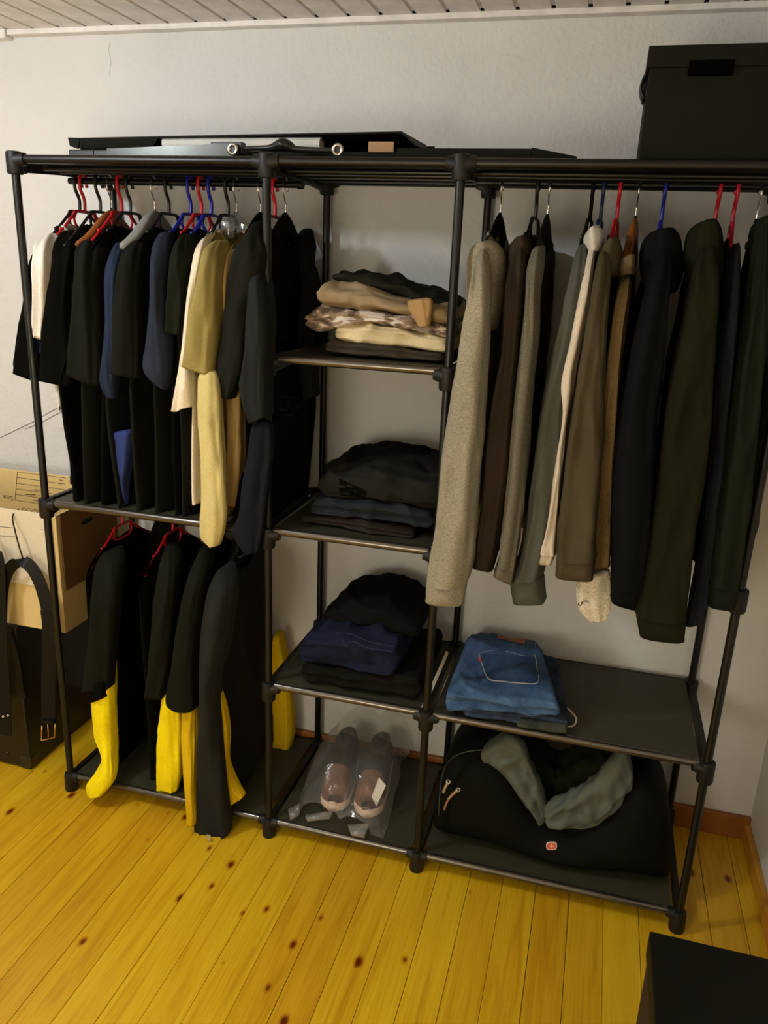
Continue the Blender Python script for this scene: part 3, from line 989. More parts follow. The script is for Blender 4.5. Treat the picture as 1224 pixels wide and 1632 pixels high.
# ------------------------------------------------------------------ lower left bay: black and yellow jerseys
ZB = RODZ['B']
low = [
 dict(h=195, m=RED, hl='red plastic hanger below the shelf rail, leftmost of the lower rod', l='black jersey with bright yellow forearm, leftmost on the lower rod', Y=-0.01, mat=BLK, ms=fabric('olive_black_jersey', (26, 27, 20)),
      rows=[(165, 880, 195, 868), (155, 905, 198, 900), (150, 950, 195, 950), (145, 1010, 190, 1010), (140, 1055, 184, 1055), (133, 1098, 180, 1094)],
      extra=[('lining', [(146, 1080, 178, 1080), (147, 1100, 178, 1098), (147, 1117, 178, 1105)], -0.012, 0.03, BLK),
             ('yellow_sleeve', [(160, 1060, 182, 1045), (150, 1100, 186, 1092), (147, 1135, 187, 1130), (150, 1170, 187, 1170), (160, 1205, 187, 1205, -0.02), (150, 1232, 186, 1228, -0.035), (138, 1250, 182, 1246, -0.04), (140, 1266, 168, 1264, -0.04)], 0.004, 0.03, YEL)], zb=0.085),
 dict(h=275, m=RED, hl='red plastic hanger below the shelf rail, second on the lower rod', l='black jersey with squared yellow cuff, second on the lower rod', Y=0.0, mat=BLK, ms=fabric('olive_black_jersey', (26, 27, 20)),
      rows=[(266, 866, 284, 860), (257, 890, 292, 890), (250, 930, 290, 930), (244, 990, 284, 990), (238, 1050, 276, 1050), (232, 1105, 266, 1110)],
      extra=[('yellow_sleeve', [(262, 1100, 290, 1096), (257, 1130, 292, 1128), (253, 1180, 293, 1180), (252, 1225, 292, 1225), (252, 1256, 284, 1259)], 0.02, 0.03, YEL)], zb=0.085),
 dict(h=338, m=BLACKP, hl='black plastic hanger under the khaki hem, third on the lower rod', l='black jersey with long drooping yellow sleeve, third on the lower rod', Y=-0.012, mat=BLK, ms=fabric('olive_black_jersey', (26, 27, 20)),
      rows=[(322, 870, 338, 864), (308, 900, 340, 900), (297, 940, 332, 940), (286, 1000, 326, 1000), (276, 1060, 320, 1060), (267, 1110, 318, 1120), (284, 1128, 312, 1130)],
      extra=[('yellow_sleeve', [(294, 1110, 318, 1106), (291, 1150, 318, 1150), (292, 1200, 317, 1200, -0.02), (296, 1250, 316, 1250, -0.045), (298, 1285, 315, 1288, -0.055), (299, 1311, 313, 1313, -0.055)], 0.002, 0.025, YELD)], zb=0.085),
 dict(h=388, m=BLACKP, hl='black plastic hanger beside the bay post, fourth on the lower rod', l='long black jacket with chest tag whose sleeve reaches the floor', Y=-0.03, mat=fabric('black_softshell', (22, 22, 17), spec=0.25), ms=fabric('black_softshell_sleeve', (30, 31, 27), spec=0.25),
      rows=[(348, 905, 372, 895), (334, 935, 378, 930), (325, 980, 374, 975), (320, 1030, 366, 1030), (318, 1090, 352, 1090), (317, 1160, 356, 1160), (316, 1230, 362, 1230), (315, 1280, 366, 1280), (313, 1318, 370, 1318), (322, 1332, 364, 1330)],
      extra=[('ochre_lining', [(346, 1100, 352, 1096), (352, 1130, 362, 1130), (356, 1170, 367, 1170), (358, 1210, 366, 1210), (362, 1250, 376, 1245), (368, 1282, 390, 1268)], 0.0, 0.02, YELD),
             ('yellow_back_sleeve', [(436, 1010, 450, 1005, 0.33), (434, 1060, 460, 1060, 0.33), (436, 1110, 466, 1110, 0.33), (438, 1160, 469, 1165, 0.33), (436, 1200, 464, 1192, 0.33), (432, 1230, 462, 1216, 0.33)], 0.33, 0.03, YELD)], zb=0.085),
]
for i, d in enumerate(low):
    hx = hook_x(d['h'], ZB)
    sc_ = centre_at(d['rows'], d['Y'])
    fr = [Vector((hx, 0, 0.7)), Vector((hx, 0, 0.5)), Vector((hx + 0.012, 0, 0.05))]
    root, bo = garment('jersey' if i < 3 else 'jacket', d['l'], 'jersey' if i < 3 else 'jacket', 'sports clothes in the lower left bay', hx, ZB, d['mat'], d['rows'], Y=d['Y'], ry=0.04, zbot=d['zb'], seed=31 + i,
                       front=fr, mat_s=d['ms'], extra=d['extra'], a_bot=0.03, drop=0.075, amp=0.008, back_sleeve=(i != 3))
    hanger('tube', hx, 0.0, ZB, d['hl'], 'hangers on the lower left rod', d['m'], drop=0.072)
    if i in (0, 3):
        bv = bvh_of([bo])
        if i == 0:
            patch('chest_mark', bv, [(176, 957), (188, 946), (188, 950), (178, 963)], PRINT, root, 5, 2)
        else:
            patch('chest_mark', bv, [(384, 906), (391, 905), (389, 912), (386, 912)], fabric('tag_grey', (120, 112, 92)), root, 3, 2)
            patch('chest_mark', bv, [(401, 949), (424, 951), (424, 954), (401, 952)], PRINT, root, 6, 1)
    if i == 3:
        p = W(333, 1329, -0.075)
        MB().box(p.x - 0.006, p.x + 0.006, -0.078, -0.076, 0.004, 0.022).build('care_label', plain('label_cream', (170, 160, 110), 0.8), root, smooth=False)

# ------------------------------------------------------------------ right bay: hoodies and sweaters
ZR = RODZ['R']
LG = fabric('light_grey_heather', (150, 143, 124), heather=0.3)
BRN = fabric('brown_black_fleece', (56, 48, 38))
GRY = fabric('mid_grey_heather', (108, 104, 88), heather=0.25)
BGR = fabric('blue_grey_sweat', (86, 88, 80))
PNK = fabric('pale_pink_cotton', (218, 206, 186))
TAU = fabric('taupe_fleece', (78, 70, 52))
HEA = fabric('tan_heather', (122, 102, 68), heather=0.25)
BNV = fabric('blue_black_fleece', (19, 20, 21))
OLV = fabric('dark_olive_fleece', (32, 32, 20))
SLT = fabric('slate_fleece', (40, 44, 50))
GRN = fabric('dark_green_shell', (30, 34, 25))
right = [
 dict(h=800, k='velvet', m=VELVET, hl='slim black hanger at the left end of the right rod', n='hoodie', l='light grey heather hoodie at the left end of the right bay', mat=LG, Y=-0.05, ry=0.05, cuff=1,
      rows=[(765, 402, 780, 396), (757, 430, 782, 425), (750, 465, 783, 465), (735, 540, 781, 540), (720, 640, 774, 640), (707, 730, 768, 730), (694, 830, 761, 830), (684, 895, 752, 905), (681, 922, 744, 930), (679, 956, 738, 961)],
      hood=[(762, 388, 786, 382), (750, 400, 800, 396), (743, 425, 806, 420), (742, 460, 804, 455), (744, 490, 798, 500), (750, 515, 790, 530)], hoodY=0.07, dark=fabric('grey_heather_shade', (120, 112, 96), heather=0.3)),
 dict(h=857, k='tube', m=BLACKP, hl='black plastic hanger with open loop on the right rod', n='hoodie', l='dark brown hooded sweatshirt right of the light grey hoodie', mat=BRN, Y=0.0, ry=0.04, cuff=1,
      rows=[(822, 392, 838, 386), (812, 425, 840, 420), (804, 480, 836, 480), (800, 560, 829, 560), (785, 650, 820, 650), (772, 750, 812, 750), (764, 840, 802, 840), (758, 872, 796, 876), (753, 901, 786, 908)],
      hood=[(822, 380, 842, 374), (812, 392, 850, 388), (808, 412, 852, 410), (810, 440, 848, 440)], hoodY=0.09),
 dict(h=876, k='velvet', m=fabric('grey_flock', (52, 50, 44)), hl='slim dark hanger with thin wire hook on the right rod', n='sweater', l='mid grey heather sweater with narrow ribbed sleeve', mat=GRY, Y=-0.025, ry=0.045, cuff=1,
      rows=[(850, 396, 868, 390), (842, 430, 866, 425), (838, 470, 860, 470), (832, 540, 858, 540), (825, 610, 851, 610), (816, 700, 845, 700), (806, 790, 838, 790), (797, 872, 826, 878), (792, 894, 823, 902), (785, 911, 818, 928)], mb=fabric('shaded_grey_heather', (66, 64, 54), heather=0.2)),  # body colour is the sleeve grey with its shade painted in
 dict(h=945, k='tube', m=fabric('black_rubber', (26, 25, 22)), hl='black hanger left of the pale collar on the right rod', n='sweatshirt', l='blue-grey sweatshirt with folded open cuff', mat=BGR, Y=0.0, ry=0.045, cuff=1,
      rows=[(922, 392, 936, 386), (912, 425, 936, 425), (902, 470, 930, 470), (884, 550, 918, 550), (866, 640, 902, 640), (852, 730, 894, 730), (840, 820, 884, 820), (826, 890, 872, 890), (812, 918, 866, 916), (818, 958, 869, 958)]),
 dict(h=962, k='tube', m=plain('navy_plastic', (22, 40, 90), 0.35), hl='dark blue plastic hanger above the pale collar', n='sweatshirt', l='pale pinkish sweatshirt with fluffy white collar', mat=PNK, Y=-0.02, ry=0.035, cuff=1,
      rows=[(940, 392, 950, 388), (932, 430, 945, 430), (922, 480, 940, 480), (910, 540, 928, 540), (898, 590, 918, 590), (894, 620, 914, 622), (897, 660, 906, 662), (888, 720, 900, 720), (880, 780, 894, 780), (868, 840, 890, 840), (857, 876, 888, 880), (850, 893, 880, 898)],
      hood=[(938, 366, 952, 358), (930, 378, 962, 372), (930, 392, 962, 388), (936, 406, 956, 404)], hoodY=0.08, hoodm=fabric('fluffy_white', (206, 202, 190))),
 dict(h=988, k='tube', m=RED, hl='red plastic hanger left of the wooden one on the right rod', n='hoodie', l='taupe hoodie with wide straight sleeve and ribbed cuff', mat=TAU, Y=-0.045, ry=0.05, cuff=1,
      rows=[(955, 402, 970, 398), (948, 440, 972, 440), (940, 490, 968, 490), (928, 560, 964, 560), (916, 640, 962, 640), (903, 720, 960, 720), (894, 800, 955, 800), (888, 855, 951, 858), (887, 885, 950, 888), (886, 916, 946, 921)],
      hood=[(968, 382, 984, 376), (958, 394, 990, 390), (954, 412, 992, 410), (958, 440, 988, 442)], hoodY=0.06),
 dict(h=1018, k='wood', m=plain('hanger_orange_wood', (164, 96, 34), 0.4), hl='orange-brown wooden hanger on the right rod', n='sweater', l='tan heather sweater with pale scribbled hem below the taupe hoodie', mat=HEA, Y=0.0, ry=0.045, cuff=0,
      rows=[(992, 440, 1006, 434), (982, 470, 1004, 466), (972, 530, 996, 530), (962, 620, 986, 620), (955, 700, 980, 700), (950, 780, 976, 780), (940, 850, 972, 850), (926, 900, 970, 900)],
      extra=[('pale_hem', [(922, 915, 971, 905), (918, 935, 972, 930), (918, 958, 973, 950), (924, 972, 971, 968), (940, 987, 965, 986)], 0.0, 0.03, fabric('pale_heather', (220, 212, 190), heather=0.3)),
             ('neck_band', [(990, 410, 1012, 404), (984, 424, 1014, 420), (984, 440, 1012, 438)], 0.05, 0.05, fabric('brown_rib', (104, 92, 66)))]),
 dict(h=1060, k='tube', m=BLUE, hl='blue plastic hanger above the black hoodie', n='hoodie', l='blue-black hoodie with large rounded hood under the blue hanger', mat=BNV, Y=-0.04, ry=0.06, cuff=1,
      rows=[(1048, 400, 1066, 394), (1034, 440, 1070, 436), (1022, 490, 1066, 490), (1004, 560, 1060, 560), (990, 640, 1052, 640), (980, 730, 1046, 730), (974, 820, 1040, 820), (973, 890, 1036, 900), (972, 925, 1032, 936), (972, 952, 1018, 966)],
      hood=[(1040, 368, 1072, 362), (1026, 385, 1082, 380), (1020, 410, 1086, 405), (1022, 440, 1086, 435), (1030, 470, 1076, 470)], hoodY=0.07),
 dict(h=1147, k='tube', m=RED, hl='red plastic hanger above the olive hoodie, first of the right pair', n='hoodie', l='dark olive hoodie with long square-cut cuff hanging lowest', mat=OLV, Y=-0.055, ry=0.06, cuff=1,
      rows=[(1112, 396, 1136, 388), (1100, 440, 1142, 436), (1088, 500, 1142, 500), (1074, 580, 1136, 580), (1062, 660, 1132, 660), (1050, 760, 1120, 760), (1036, 860, 1106, 860), (1018, 940, 1096, 944), (1013, 972, 1093, 978), (1020, 1009, 1090, 1016)],
      hood=[(1110, 356, 1140, 347), (1096, 372, 1150, 366), (1090, 400, 1153, 395), (1090, 430, 1152, 428), (1098, 460, 1146, 462)], hoodY=0.05),
 dict(h=1175, k='tube', m=plain('pinkred_plastic', (206, 30, 58), 0.35), hl='pinkish red plastic hanger, second of the right pair', n='sweatshirt', l='slate dark sweatshirt thin between olive hoodie and green jacket', mat=SLT, Y=0.0, ry=0.04, cuff=1,
      rows=[(1164, 392, 1178, 386), (1158, 430, 1178, 430), (1150, 490, 1176, 490), (1142, 560, 1170, 560), (1134, 660, 1160, 660), (1126, 760, 1152, 760), (1112, 880, 1138, 880), (1098, 960, 1126, 962), (1092, 994, 1116, 990)]),
 dict(h=1213, k='velvet', m=VELVET, hl='slim black hanger at the right edge of the right rod', n='jacket', l='dark green jacket at the right end beside the last post', mat=GRN, Y=-0.04, ry=0.05, cuff=1,
      rows=[(1204, 360, 1222, 352), (1198, 410, 1226, 405), (1190, 470, 1224, 470), (1176, 550, 1218, 550), (1164, 630, 1212, 630), (1152, 720, 1204, 720), (1142, 800, 1194, 800), (1132, 880, 1184, 885), (1128, 925, 1178, 930), (1127, 961, 1170, 967)],
      extra=[('front_edge', [(1196, 500, 1224, 500), (1202, 560, 1230, 556), (1206, 600, 1240, 596), (1205, 640, 1236, 640), (1198, 700, 1222, 700), (1192, 780, 1212, 780), (1186, 840, 1207, 836), (1182, 872, 1196, 868)], 0.12, 0.03, GRN)],
      hood=[(1206, 350, 1226, 342), (1196, 366, 1234, 362), (1192, 395, 1238, 390), (1194, 425, 1234, 425)], hoodY=0.06),
]
for i, d in enumerate(right):
    hx = hook_x(d['h'], ZR)
    sc_ = centre_at(d['rows'], d['Y'])
    fr = [Vector((hx - 0.01, 0, 1.6)), Vector((hx - 0.015, 0, 1.2)), Vector((hx - 0.02, 0, 0.8))]
    root, bo = garment(d['n'], d['l'], 'sweater' if d['n'] != 'jacket' else 'jacket', 'sweaters and hoodies in the right bay', hx, ZR, d.get('mb', d['mat']), d['rows'], Y=d['Y'], ry=d['ry'], zbot=0.93 if i else 0.95, seed=61 + i,
                       front=fr, mat_s=d['mat'], cuff=d['cuff'], extra=d.get('extra', ()), a_bot=0.024, slope=0.08, samp=0.010, back_sleeve=(i != 10))
    if d.get('hood'):
        vs, fs = loft(d['hood'], d['hoodY'], 0.06, seed=90 + i, amp=0.006, hem=False, cap_bot=True, ex=0.9)
        mesh_obj('hood', vs, fs, d.get('hoodm', d['mat']), root)
    hanger(d['k'], hx, 0.08, ZR, d['hl'], 'hangers on the right rod', d['m'])
    if i == 6:
        hem = [o for o in root.children if o.name.startswith('pale_hem')][0]
        bv = bvh_of([hem])
        stitch('scribble', bv, [(919, 961), (926, 959), (928, 962), (922, 962), (925, 965), (930, 958), (938, 959)], 0.0009, plain('black_ink', (20, 18, 16), 0.8), root)

# ------------------------------------------------------------------ folded clothes
def slab(name, x0, x1, y0, y1, zb, zt, mat, seed, layers=2, amp=0.006, parent=None, nu=52, nv=56, ex=0.5, scallop=0.015, wr=15, tilt=0.0, round_end=0.06, skew=0.0, taper=0.0):
    """folded cloth: rounded slab with layered fold edges. zb, zt: (left, mid, right) heights"""
    vs, fs = [], []
    def interp(t3, u):
        a, b, c = t3
        return a + (b - a) * u * 2 if u < 0.5 else b + (c - b) * (u - 0.5) * 2
    def sm(t3, u):
        return (interp(t3, max(0, u - 0.08)) + interp(t3, u) + interp(t3, min(1, u + 0.08))) / 3
    for i in range(nu + 1):
        u = i / nu
        e = min(u, 1 - u) / round_end
        s = math.sqrt(max(0.0, 1 - (1 - min(1, e)) ** 2)) if e < 1 else 1.0
        s = max(s, 0.12)
        z0, z1 = sm(zb, u), sm(zt, u)
        x = x0 + (x1 - x0) * u
        for j in range(nv):
            t = 2 * math.pi * j / nv
            cy, cz = sp(math.cos(t), ex), sp(math.sin(t), ex)
            hz = (z1 - z0) / 2 * (0.35 + 0.65 * s)
            hy = (y1 - y0) / 2 * (0.93 + 0.07 * s)
            z = (z0 + z1) / 2 + hz * cz
            y = (y0 + y1) / 2 + hy * cy + skew * (u - 0.5)
            rel = (cz + 1) / 2
            side = abs(cy) ** 3
            y -= math.copysign(1, cy) * side * scallop * (1 - abs(math.sin(layers * math.pi * rel)) ** 0.45)
            p = Vector((x * wr + seed * 5.3, y * wr * 0.8, z * wr * 1.6))
            d = 0.8 * noise.noise(p) + 0.3 * noise.noise(p * 2.3) + 1.0 * (crease(p * 0.7 + Vector((3.1, 0, 7.7))) - 0.3) + 0.6 * (crease(Vector((p.x * 0.5, p.y * 1.6, p.z * 2.2))) - 0.3)
            top = 1.0 if cz > -0.3 else 0.35
            ny = math.cos(t); nz = math.sin(t)
            q = Vector((x + 0.4 * amp * noise.noise(p + Vector((9, 9, 9))), y + ny * amp * d, z + nz * amp * d * top + tilt * (y - y0)))
            q.x += taper * u * (1 - min(1, max(0, (y - y0) / (y1 - y0))))
            q.z = max(q.z, z0 - 0.0005 + tilt * max(0, (y - y0)))
            vs.append(q)
    for i in range(nu):
        for j in range(nv):
            fs.append((i * nv + j, (i + 1) * nv + j, (i + 1) * nv + (j + 1) % nv, i * nv + (j + 1) % nv))
    fs.append(tuple(range(nv))); fs.append(tuple(nu * nv + j for j in reversed(range(nv))))
    return mesh_obj(name, vs, fs, mat, parent)
def folded(name, label, cat, group, mat, pl, pr, y0, y1, bot, top, seed, **kw):
    """pl, pr: left and right picture columns of the front edge; bot, top: picture rows (left, mid, right)"""
    yf = y0 + 0.01
    pm = (pl + pr) / 2
    zb = tuple(W(p, r, yf).z for p, r in zip((pl, pm, pr), bot))
    zt = tuple(W(p, r, yf).z for p, r in zip((pl, pm, pr), top))
    x0, x1 = W(pl, (bot[0] + top[0]) / 2, yf).x, W(pr, (bot[2] + top[2]) / 2, yf).x
    o = slab(name, x0, x1, y0, y1, zb, zt, mat, seed, **kw)
    tag(o, label, cat, group)
    return o
GA = 'folded trousers on the top middle shelf'
ZS1 = 1.294 + 0.0095
def zrow(z, xpx, yf):   # picture row of a height
    lo_, hi_ = 0, 1700
    for _ in range(40):
        m_ = (lo_ + hi_) / 2
        if W(xpx, m_, yf).z > z: lo_ = m_
        else: hi_ = m_
    return lo_
def floor_rows(z, pl, pr, yf):
    return tuple(zrow(z, p, yf) for p in (pl, (pl + pr) / 2, pr))
CRM = fabric('cream_twill', (216, 198, 156))
KHK = fabric('khaki_twill', (156, 136, 104))
OLB = fabric('black_olive_twill', (38, 37, 28))
GRB = fabric('grey_brown_twill', (66, 58, 48))
yA = 0.05
fa = floor_rows(ZS1, 518, 708, yA + 0.01)
folded('trousers', 'dark grey trousers at the bottom of the khaki pile', 'trousers', GA, GRB, 518, 706, yA, 0.34, fa, (540, 548, 562), 201, layers=2, amp=0.009)
folded('trousers', 'cream trousers with turned hem low in the khaki pile', 'trousers', GA, CRM, 534, 714, yA + 0.005, 0.34, (544, 556, 568), (517, 515, 540), 202, layers=2, amp=0.012)
folded('trousers', 'desert camouflage trousers bulging left in the khaki pile', 'trousers', GA, mat_camo(), 486, 716, yA - 0.005, 0.33, (534, 516, 544), (490, 494, 518), 203, layers=2, amp=0.014, round_end=0.12)
folded('trousers', 'khaki trousers with folded waistband, second from top of the pile', 'trousers', GA, KHK, 508, 716, yA - 0.005, 0.33, (492, 498, 524), (448, 468, 492), 204, layers=1, amp=0.015, round_end=0.10)
folded('trousers', 'black-olive trousers on top of the khaki pile', 'trousers', GA, OLB, 532, 716, yA + 0.05, 0.35, (452, 468, 496), (432, 446, 478), 205, layers=1, amp=0.011, round_end=0.10)
# cuff of the khaki trousers
vs, fs = loft([(650, 478, 688, 474), (652, 490, 690, 488), (660, 505, 688, 506), (668, 520, 686, 520)], 0.035, 0.022, seed=206, amp=0.007, sub=5)
k = [o for o in COL.objects if o.get('label', '').startswith('khaki trousers')][0]
mesh_obj('waistband', vs, fs, fabric('tan_twill', (172, 140, 96)), k)

GB = 'folded dark clothes on the second middle shelf'
ZS2 = 0.884 + 0.0095
D1 = fabric('washed_black_twill', (36, 35, 32)); D2 = fabric('slate_twill', (40, 44, 48)); D3 = fabric('brown_grey_twill', (48, 42, 38)); D4 = fabric('black_twill', (24, 23, 20))
fb = floor_rows(ZS2, 478, 690, 0.05)
folded('trousers', 'brownish grey trousers at the bottom of the dark pile', 'trousers', GB, D3, 480, 660, 0.04, 0.33, fb, (818, 828, 846), 211, layers=2, amp=0.010)
folded('trousers', 'slate grey trousers in the middle of the dark pile', 'trousers', GB, D2, 494, 690, 0.045, 0.33, (822, 832, 850), (796, 800, 812), 212, layers=2, amp=0.012)
folded('trousers', 'black trousers with open pocket on top of the dark pile', 'trousers', GB, D1, 506, 700, 0.05, 0.34, (798, 806, 818), (748, 742, 768), 213, layers=1, amp=0.013, round_end=0.1)
folded('trousers', 'soft black garment crowning the dark pile', 'trousers', GB, D4, 520, 702, 0.12, 0.35, (752, 744, 770), (738, 728, 754), 214, layers=1, amp=0.010, round_end=0.12)
k = [o for o in COL.objects if o.get('label', '').startswith('black trousers with open pocket')][0]
bv = bvh_of([k])
patch('pocket', bv, [(540, 762), (584, 782), (584, 797), (542, 798)], fabric('pocket_black', (10, 10, 8)), k, 8, 4)

GC = 'folded trousers on the lower middle shelf'
ZS3 = 0.464 + 0.0085
def wslab(name, label, cat, group, mat, x0, x1, y0, y1, zb, zt, seed, **kw):
    o = slab(name, x0, x1, y0, y1, zb, zt, mat, seed, **kw)
    tag(o, label, cat, group)
    return o
NV = fabric('navy_twill', (29, 33, 52))
wslab('trousers', 'black trousers at the bottom of the navy pile', 'trousers', GC, D4, 0.70, 1.015, 0.02, 0.33, (ZS3,) * 3, (0.525, 0.53, 0.545), 221, layers=2, amp=0.010)
nv_ = wslab('trousers', 'navy trousers with gathered waist in the navy pile', 'trousers', GC, NV, 0.70, 0.955, 0.022, 0.31, (0.515, 0.515, 0.525), (0.60, 0.625, 0.62), 222, layers=3, amp=0.014, round_end=0.12)
bk_ = wslab('trousers', 'black trousers rolled on top of the navy pile', 'trousers', GC, fabric('soft_black_twill', (20, 20, 20)), 0.735, 0.985, 0.10, 0.34, (0.60, 0.605, 0.59), (0.655, 0.692, 0.655), 223, layers=1, amp=0.012, round_end=0.2)
bv = bvh_of([nv_])
stitch('waist_seam', bv, [(545, 1018), (552, 1030), (562, 1022), (590, 1034), (622, 1038), (630, 1046), (618, 1056)], 0.0012, fabric('navy_seam', (52, 58, 80)), nv_)
stitch('waist_seam', bv, [(535, 1010), (556, 1010), (592, 1024), (630, 1030)], 0.0012, fabric('navy_seam', (52, 58, 80)), nv_)

# jeans ------------------------------------------------------------
DEN = mat_denim('denim_blue', (42, 68, 102), (84, 112, 148))
DEND = mat_denim('denim_dark', (26, 32, 44), (62, 74, 100))
JI = mat_denim('denim_inside', (48, 52, 46), (72, 76, 68))
j2 = wslab('jeans', 'dark jeans with white frayed hem under the blue pair', 'jeans', 'folded jeans on the lower right shelf', DEND, 1.13, 1.335, 0.0, 0.32, (ZS3,) * 3, (0.50, 0.515, 0.52), 231, layers=2, amp=0.008, taper=0.045)
j1 = wslab('jeans', 'folded blue jeans with back pocket and brown waist patch', 'jeans', 'folded jeans on the lower right shelf', DEN, 1.085, 1.272, -0.012, 0.335, (0.474, 0.498, 0.512), (0.545, 0.552, 0.552), 232, layers=2, amp=0.011, nu=60, nv=64, taper=0.085)
bv = bvh_of([j1])
WST = plain('white_thread', (196, 190, 172), 0.8)
patch('back_pocket', bv, [(768, 1042), (855, 1048), (857, 1089), (778, 1082)], mat_denim('denim_pocket', (38, 60, 90), (62, 88, 118)), j1, 16, 10, 0.0015)
stitch('pocket_stitching', bv, [(764, 1044), (777, 1081), (800, 1087), (830, 1090), (857, 1089), (856, 1066), (853, 1044)], 0.0010, WST, j1, 0.002)
stitch('pocket_stitching', bv, [(764, 1044), (780, 1038), (810, 1040), (835, 1046), (853, 1046)], 0.0008, mat_denim('denim_pale_seam', (110, 130, 150), (140, 150, 160)), j1, 0.002)
patch('waist_patch', bv, [(794, 1013), (838, 1017), (836, 1028), (793, 1018)], plain('brown_leather_patch', (150, 84, 34), 0.6), j1, 10, 4, 0.002)
patch('red_tab', bv, [(762, 1048), (767, 1050), (767, 1055), (762, 1054)], plain('red_tab_cloth', (200, 60, 50), 0.8), j1, 2, 2, 0.002)
stitch('belt_loop', bv, [(855, 1016), (853, 1024), (853, 1031)], 0.0018, mat_denim('denim_pale_seam', (110, 130, 150), (140, 150, 160)), j1, 0.002)
# frayed hem of the lower pair
hemp = [WZ(a, b, z) for a, b, z in ((817, 1139, 0.476), (818, 1145, 0.476), (854, 1150, 0.476), (862, 1147, 0.48), (880, 1150, 0.476), (900, 1157, 0.476), (913, 1157, 0.476), (918, 1150, 0.482), (917, 1142, 0.49), (902, 1127, 0.505), (892, 1128, 0.508))]
MB().tube(smoothpts(hemp, 4), 0.0022, 6).build('frayed_hem', WST, j2)
slab('leg_end', 1.262, 1.376, -0.008, 0.09, (0.4745,) * 3, (0.490, 0.494, 0.500), JI, 240, layers=1, amp=0.004, parent=j2)

# ------------------------------------------------------------------ shoes in a clear bag
SOLE = plain('pale_rubber_sole', (224, 196, 172), 0.6)
SUEDE = plain('brown_suede', (122, 82, 60), 0.85, 0, 0.2, 0.4, 200)
FUR = fabric('dark_lining', (40, 42, 36))
ZS0 = 0.048 + 0.009
def shoe(cx, toe_y, rot, label):
    root = empty('shoe', (cx, toe_y + 0.13, ZS0), label, 'shoe', 'pair of brown shoes in the clear bag')
    L = 0.26
    def sec(u):          # half width along the length, toe at 0
        w_ = 0.041 * (0.55 + 0.45 * math.sin(math.pi * 0.5 * min(1, u / 0.16)) if u < 0.16 else 1.0)
        w_ *= 1 - 0.28 * max(0, (u - 0.35) / 0.65)
        if u > 0.9: w_ *= math.sqrt(max(0.05, 1 - ((u - 0.9) / 0.1) ** 2 * 0.6))
        if u < 0.05: w_ *= 0.55 + 0.45 * math.sqrt(u / 0.05)
        return w_
    def place(x, y, z):
        c, s = math.cos(rot), math.sin(rot)
        return Vector((cx + x * c - (y - L / 2) * s, toe_y + L / 2 + x * s + (y - L / 2) * c, z))
    n, m = 20, 26
    for nm, mt, z0, z1, grow in (('sole', SOLE, ZS0, ZS0 + 0.034, 1.05),):
        vs, fs = [], []
        for i in range(m + 1):
            u = i / m
            for j in range(n):
                t = 2 * math.pi * j / n
                vs.append(place(sec(u) * grow * sp(math.cos(t), 0.6), u * L, (z0 + z1) / 2 + (z1 - z0) / 2 * sp(math.sin(t), 0.35)))
        for i in range(m):
            for j in range(n):
                fs.append((i * n + j, i * n + (j + 1) % n, (i + 1) * n + (j + 1) % n, (i + 1) * n + j))
        fs.append(tuple(reversed(range(n)))); fs.append(tuple(m * n + j for j in range(n)))
        mesh_obj(nm, vs, fs, mt, root)
    vs, fs, ft_ = [], [], []
    for i in range(m + 1):
        u = i / m
        h = 0.060 + 0.037 * min(1, max(0, (u - 0.12) / 0.35)) ** 1.2 if u < 0.5 else 0.097 - 0.014 * math.sin(math.pi * min(1, (u - 0.5) / 0.4)) - (0.03 * ((u - 0.9) / 0.1) if u > 0.9 else 0)
        if u < 0.12: h = 0.034 + 0.026 * math.sqrt(u / 0.12)
        for j in range(n):
            a = math.pi * j / (n - 1)
            zz = ZS0 + 0.022 + h * sp(math.sin(a), 0.75)
            vs.append(place(sec(u) * sp(math.cos(a), 0.8), u * L, zz))
    for i in range(m):
        for j in range(n - 1):
            if i > 13 and i < 24 and 7 <= j <= 11: continue
            (ft_ if i < 8 else fs).append((i * n + j, i * n + j + 1, (i + 1) * n + j + 1, (i + 1) * n + j))
    fr_ = [tuple(j for j in range(n))]
    mesh_obj('toe_cap', vs[:9 * n], ft_ + fr_, SUEDE, root)
    fs.append(tuple(m * n + j for j in range(n)))
    mesh_obj('upper', vs, fs, FUR, root)
    # padded opening
    rim = [place(0.021 * math.cos(2 * math.pi * k / 20), L * 0.72 + 0.055 * math.sin(2 * math.pi * k / 20), ZS0 + 0.116 - 0.006 * math.sin(2 * math.pi * k / 20)) for k in range(20)]
    MB().tube(rim, 0.008, 8, closed=True).build('rim', FUR, root)
    for k in range(4):
        u = 0.34 + 0.06 * k
        z = ZS0 + 0.022 + 0.052 + 0.045 * min(1, max(0, (u - 0.12) / 0.35)) ** 1.2
        MB().tube([place(-0.022, u * L, z - 0.010), place(0, u * L + 0.003, z + 0.002), place(0.022, u * L, z - 0.010)], 0.0028, 8).build('lace', FUR, root)
    return root, place
s1, _ = shoe(0.766, 0.074, 0.12, 'left brown suede shoe with pale sole inside the clear bag')
s2, pl2 = shoe(0.866, 0.080, 0.08, 'right brown suede shoe with white paper tag inside the clear bag')
tq = [W(604, 1239, 0.10), W(615, 1252, 0.10), W(600, 1285, 0.075), W(592, 1270, 0.075)]
MB().add(tq + [p + Vector((0, 0.001, 0)) for p in tq], [(0, 1, 2, 3), (7, 6, 5, 4), (0, 4, 5, 1), (1, 5, 6, 2), (2, 6, 7, 3), (3, 7, 4, 0)]).build('paper_tag', WHITEP, s2, smooth=False)
